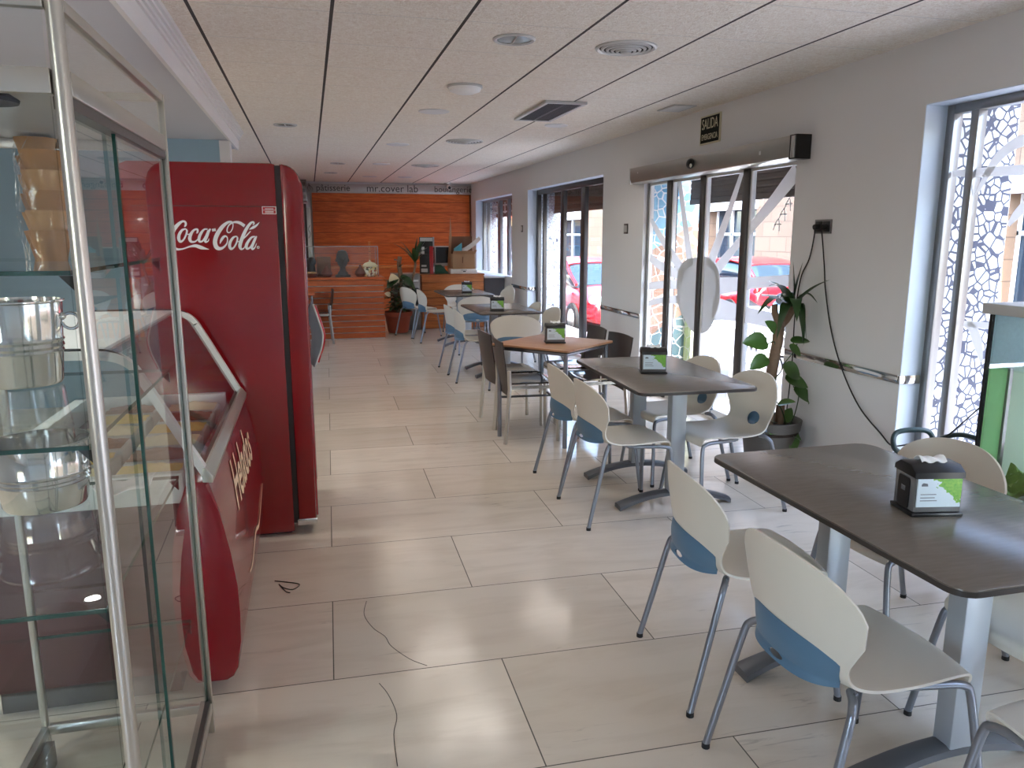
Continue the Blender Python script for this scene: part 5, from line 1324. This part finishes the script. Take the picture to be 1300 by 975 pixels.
# scooter
sc = thing('scooter', 'pale blue and dark scooter parked outside the sliding glass door', 'scooter', (7.3, 11.3, RZ), R(-96))
for x in (.62, -.58):
    b = B(); b.torus((x, 0, .25), .19, .055, 'y', 26, 10); w_ = b.obj('wheel', 'tyre', sc)
    b = B(); b.cyl((x, -.04, .25), (x, .04, .25), .13, .13, 18); b.obj('hub', 'alu', w_)
b = B(); sec = spline([(.50, .07, .34, .95), (.40, .17, .32, .86), (.32, .18, .30, .42), (.05, .17, .28, .36), (-.10, .17, .28, .60), (-.35, .18, .30, .72), (-.65, .15, .45, .78), (-.85, .08, .62, .78)], 4); rings = []
for x, w, z0, z1 in sec:
    rings.append([b.bm.verts.new((x, w * math.copysign(abs(math.cos(2 * PI * k / 16)) ** .8, math.cos(2 * PI * k / 16)), (z0 + z1) / 2 + (z1 - z0) / 2 * math.copysign(abs(math.sin(2 * PI * k / 16)) ** .8, math.sin(2 * PI * k / 16)))) for k in range(16)])
for p, q in zip(rings, rings[1:]):
    for k in range(16): b.bm.faces.new((p[k], p[(k + 1) % 16], q[(k + 1) % 16], q[k]))
b.bm.faces.new(rings[0]); b.bm.faces.new(rings[-1]); b.obj('body', 'scooter', sc)
b = B(); b.grid(lambda a, f: (-.08 - .72 * f, (a * 2 - 1) * (.15 - .04 * f), .74 + .05 * f - .04 * math.sin(PI * f) + .03 * (1 - (a * 2 - 1) ** 2)), 8, 14); b.solid(.06); b.obj('saddle', 'black', sc)
b = B(); b.tube([(.58, 0, .3), (.46, 0, .95)], .035, 10); b.tube([(.44, -.33, .98), (.47, 0, .96), (.44, .33, .98)], .018, 8); b.ball((.50, 0, .92), .10, (.8, 1.1, 1)); b.obj('handlebar', 'black', sc)
for s in (1, -1):
    b = B(); b.tube([(.44, .2 * s, .98), (.46, .25 * s, 1.12)], .008, 6); b.ball((.46, .27 * s, 1.16), .05, (.4, 1.3, .9)); b.obj('mirror', 'black', sc)
b = B(); b.grid(lambda a, f: (.62 + .26 * math.cos(PI * (.05 + .75 * f)), (a * 2 - 1) * .08, .26 + .27 * math.sin(PI * (.05 + .75 * f))), 4, 10); b.solid(.01); b.obj('mudguard', 'scooter', sc)
b = B(); b.box(-.5, -.1, -.12, .12, .12, .34, .03); b.obj('engine', 'grey_plastic', sc)

# white terrace furniture outside the door
def terrace_table(label, loc):
    t = thing('terrace_table', label, 'table', loc, 0, 'white terrace tables outside')
    B().prism(rrect(-.35, .35, -.35, .35, .04, 4), .70, .725, 'z', .004).obj('tabletop', 'cafe', t)
    b = B(); b.tube([(0, 0, .03), (0, 0, .70)], .03, 12); b.obj('column', 'cafe', t)
    b = B()
    for a in range(4): b.tube([(0, 0, .06), (.28 * math.cos(a * PI / 2 + PI / 4), .28 * math.sin(a * PI / 2 + PI / 4), .016)], .016, 8)
    b.obj('foot', 'cafe', t)
    return t
def terrace_chair(label, loc, rz):
    t = thing('terrace_chair', label, 'chair', loc, rz, 'white terrace chairs outside')
    B().prism(rrect(-.22, .22, -.23, .23, .05, 4), .43, .45, 'z', .004).obj('seat', 'cafe', t)
    b = B()
    for k in range(7): b.tube([(-.21, -.15 + .05 * k, .45), (-.27, -.15 + .05 * k, .80)], .010, 6)
    b.tube([(-.21, -.21, .44), (-.27, -.21, .78), (-.285, -.12, .83), (-.285, .12, .83), (-.27, .21, .78), (-.21, .21, .44)], .014, 8); b.obj('backrest', 'cafe', t)
    for s in (1, -1):
        b = B(); b.tube(spline([(-.265, .24 * s, .70), (-.10, .27 * s, .70), (.10, .27 * s, .66), (.20, .26 * s, .56), (.22, .24 * s, .43)], 5), .016, 8); b.obj('armrest', 'cafe', t)
        for x in (-.20, .20):
            b = B(); b.tube([(x, .21 * s, .43), (x * 1.2, .24 * s, 0)], .015, 8); b.obj('leg', 'cafe', t)
    return t
t0 = terrace_table('white terrace table outside the glass door, nearer one', (4.62, 7.75, GZ)); dup(t0, (5.5, 9.3, GZ), R(20), 'white terrace table outside, farther one by the scooter')
k0 = terrace_chair('white terrace chair just outside the door, seen beside the sun graphic', (4.35, 7.05, GZ), R(75))
dup(k0, (5.05, 8.25, GZ), R(215), 'white terrace chair behind the nearer terrace table'); dup(k0, (5.05, 7.35, GZ), R(140), 'white terrace chair right of the nearer terrace table, arm toward the yucca')
dup(k0, (4.35, 8.45, GZ), R(-70), 'white terrace chair beside the lime mosaic post'); dup(k0, (5.9, 8.7, GZ), R(130), 'white terrace chair at the farther terrace table')

# ================================================================== LIGHT, SKY, CAMERA
wd = bpy.data.worlds.new('sky'); bpy.context.scene.world = wd; wd.use_nodes = True
nt = wd.node_tree; nt.nodes.clear()
sky = nt.nodes.new('ShaderNodeTexSky'); sky.sky_type = 'NISHITA'; sky.sun_disc = False; sky.sun_elevation = R(52); sky.sun_rotation = R(185); sky.air_density = 1.0; sky.dust_density = 2.0
bg = nt.nodes.new('ShaderNodeBackground'); bg.inputs[1].default_value = SKY = .62
wo = nt.nodes.new('ShaderNodeOutputWorld'); nt.links.new(sky.outputs[0], bg.inputs[0]); nt.links.new(bg.outputs[0], wo.inputs[0])
sl = bpy.data.lights.new('sun', 'SUN'); sl.energy = 4.6; sl.angle = R(.6); sl.color = (1, .985, .96)
so = bpy.data.objects.new('sun', sl); COL.objects.link(so)
so.rotation_euler = Vector((.10, .75, -1.0)).to_track_quat('-Z', 'Y').to_euler()   # high sun behind the building: lights the street, not the room
def portal(name, c, rot, sx, sy, watts=0):
    l = bpy.data.lights.new(name, 'AREA'); l.shape = 'RECTANGLE'; l.size = sx; l.size_y = sy
    if watts: l.energy = watts; l.color = (1, .98, .95)
    else: l.cycles.is_portal = True
    o = bpy.data.objects.new(name, l); COL.objects.link(o); o.location = c; o.rotation_euler = rot; return o
for i, (ya, yb, za, zb) in enumerate(OPS):
    portal('daylight_portal', (3.50, (ya + yb) / 2, (za + zb) / 2), (0, R(90), 0), zb - za, yb - ya)

for x, y in ((-1.42, 6.0), (-1.42, 5.0), (-1.42, 4.0), (-1.42, 2.9), (-1.42, 1.8), (-2.4, 2.4), (-2.4, 4.4)):  # the seen soffit lamps plus unseen ones added for fill
    l = bpy.data.lights.new('soffit_lamp', 'SPOT'); l.energy = 7; l.spot_size = R(130); l.spot_blend = .6; l.shadow_soft_size = .045; l.color = (1, .96, .9)
    o = bpy.data.objects.new('soffit_lamp', l); COL.objects.link(o); o.location = (x, y, 2.39)
# fill spots added under the round ceiling fittings, which are unlit themselves
for x, y in ((1.105, 4.21), (1.103, 5.56), (1.067, 6.72), (2.316, 7.26), (1.034, 9.18), (.456, 11.74), (1.071, 11.71), (.403, 13.5), (1.088, 14.2), (1.711, 14.2)):
    l = bpy.data.lights.new('ceiling_fill_light', 'SPOT'); l.energy = 4.2 if y < 8 else 2.4; l.spot_size = R(165); l.spot_blend = .8; l.shadow_soft_size = .30; l.color = (1, .93, .84)
    o = bpy.data.objects.new('ceiling_fill_light', l); COL.objects.link(o); o.location = (x, y, HC - .07)
portal('daylight_portal', (-3.52, -2.2, 1.575), (0, R(-90), 0), 1.55, 2.2)  # portals of the added left windows
portal('daylight_portal', (-3.52, 9.7, 1.7), (0, R(-90), 0), 1.2, 1.4)

cam = bpy.data.cameras.new('camera'); co = bpy.data.objects.new('camera', cam); COL.objects.link(co)
cam.sensor_fit = 'HORIZONTAL'; cam.sensor_width = 36; cam.lens = 976 / 1300 * 36; cam.clip_start = .05; cam.clip_end = 300
co.location = (0, 0, CAM_H); co.rotation_euler = (R(90 - 10.931), 0, R(-14.55))
sn = bpy.context.scene; sn.camera = co
sn.view_settings.view_transform = 'Standard'; sn.view_settings.look = 'None'; sn.view_settings.gamma = 1; sn.view_settings.use_curve_mapping = False
sn.view_settings.exposure = 2.52
cy = sn.cycles
cy.max_bounces = 10; cy.diffuse_bounces = 6; cy.glossy_bounces = 5; cy.transparent_max_bounces = 24; cy.transmission_bounces = 6
cy.caustics_reflective = False; cy.caustics_refractive = False; cy.sample_clamp_indirect = 6; cy.use_denoising = True
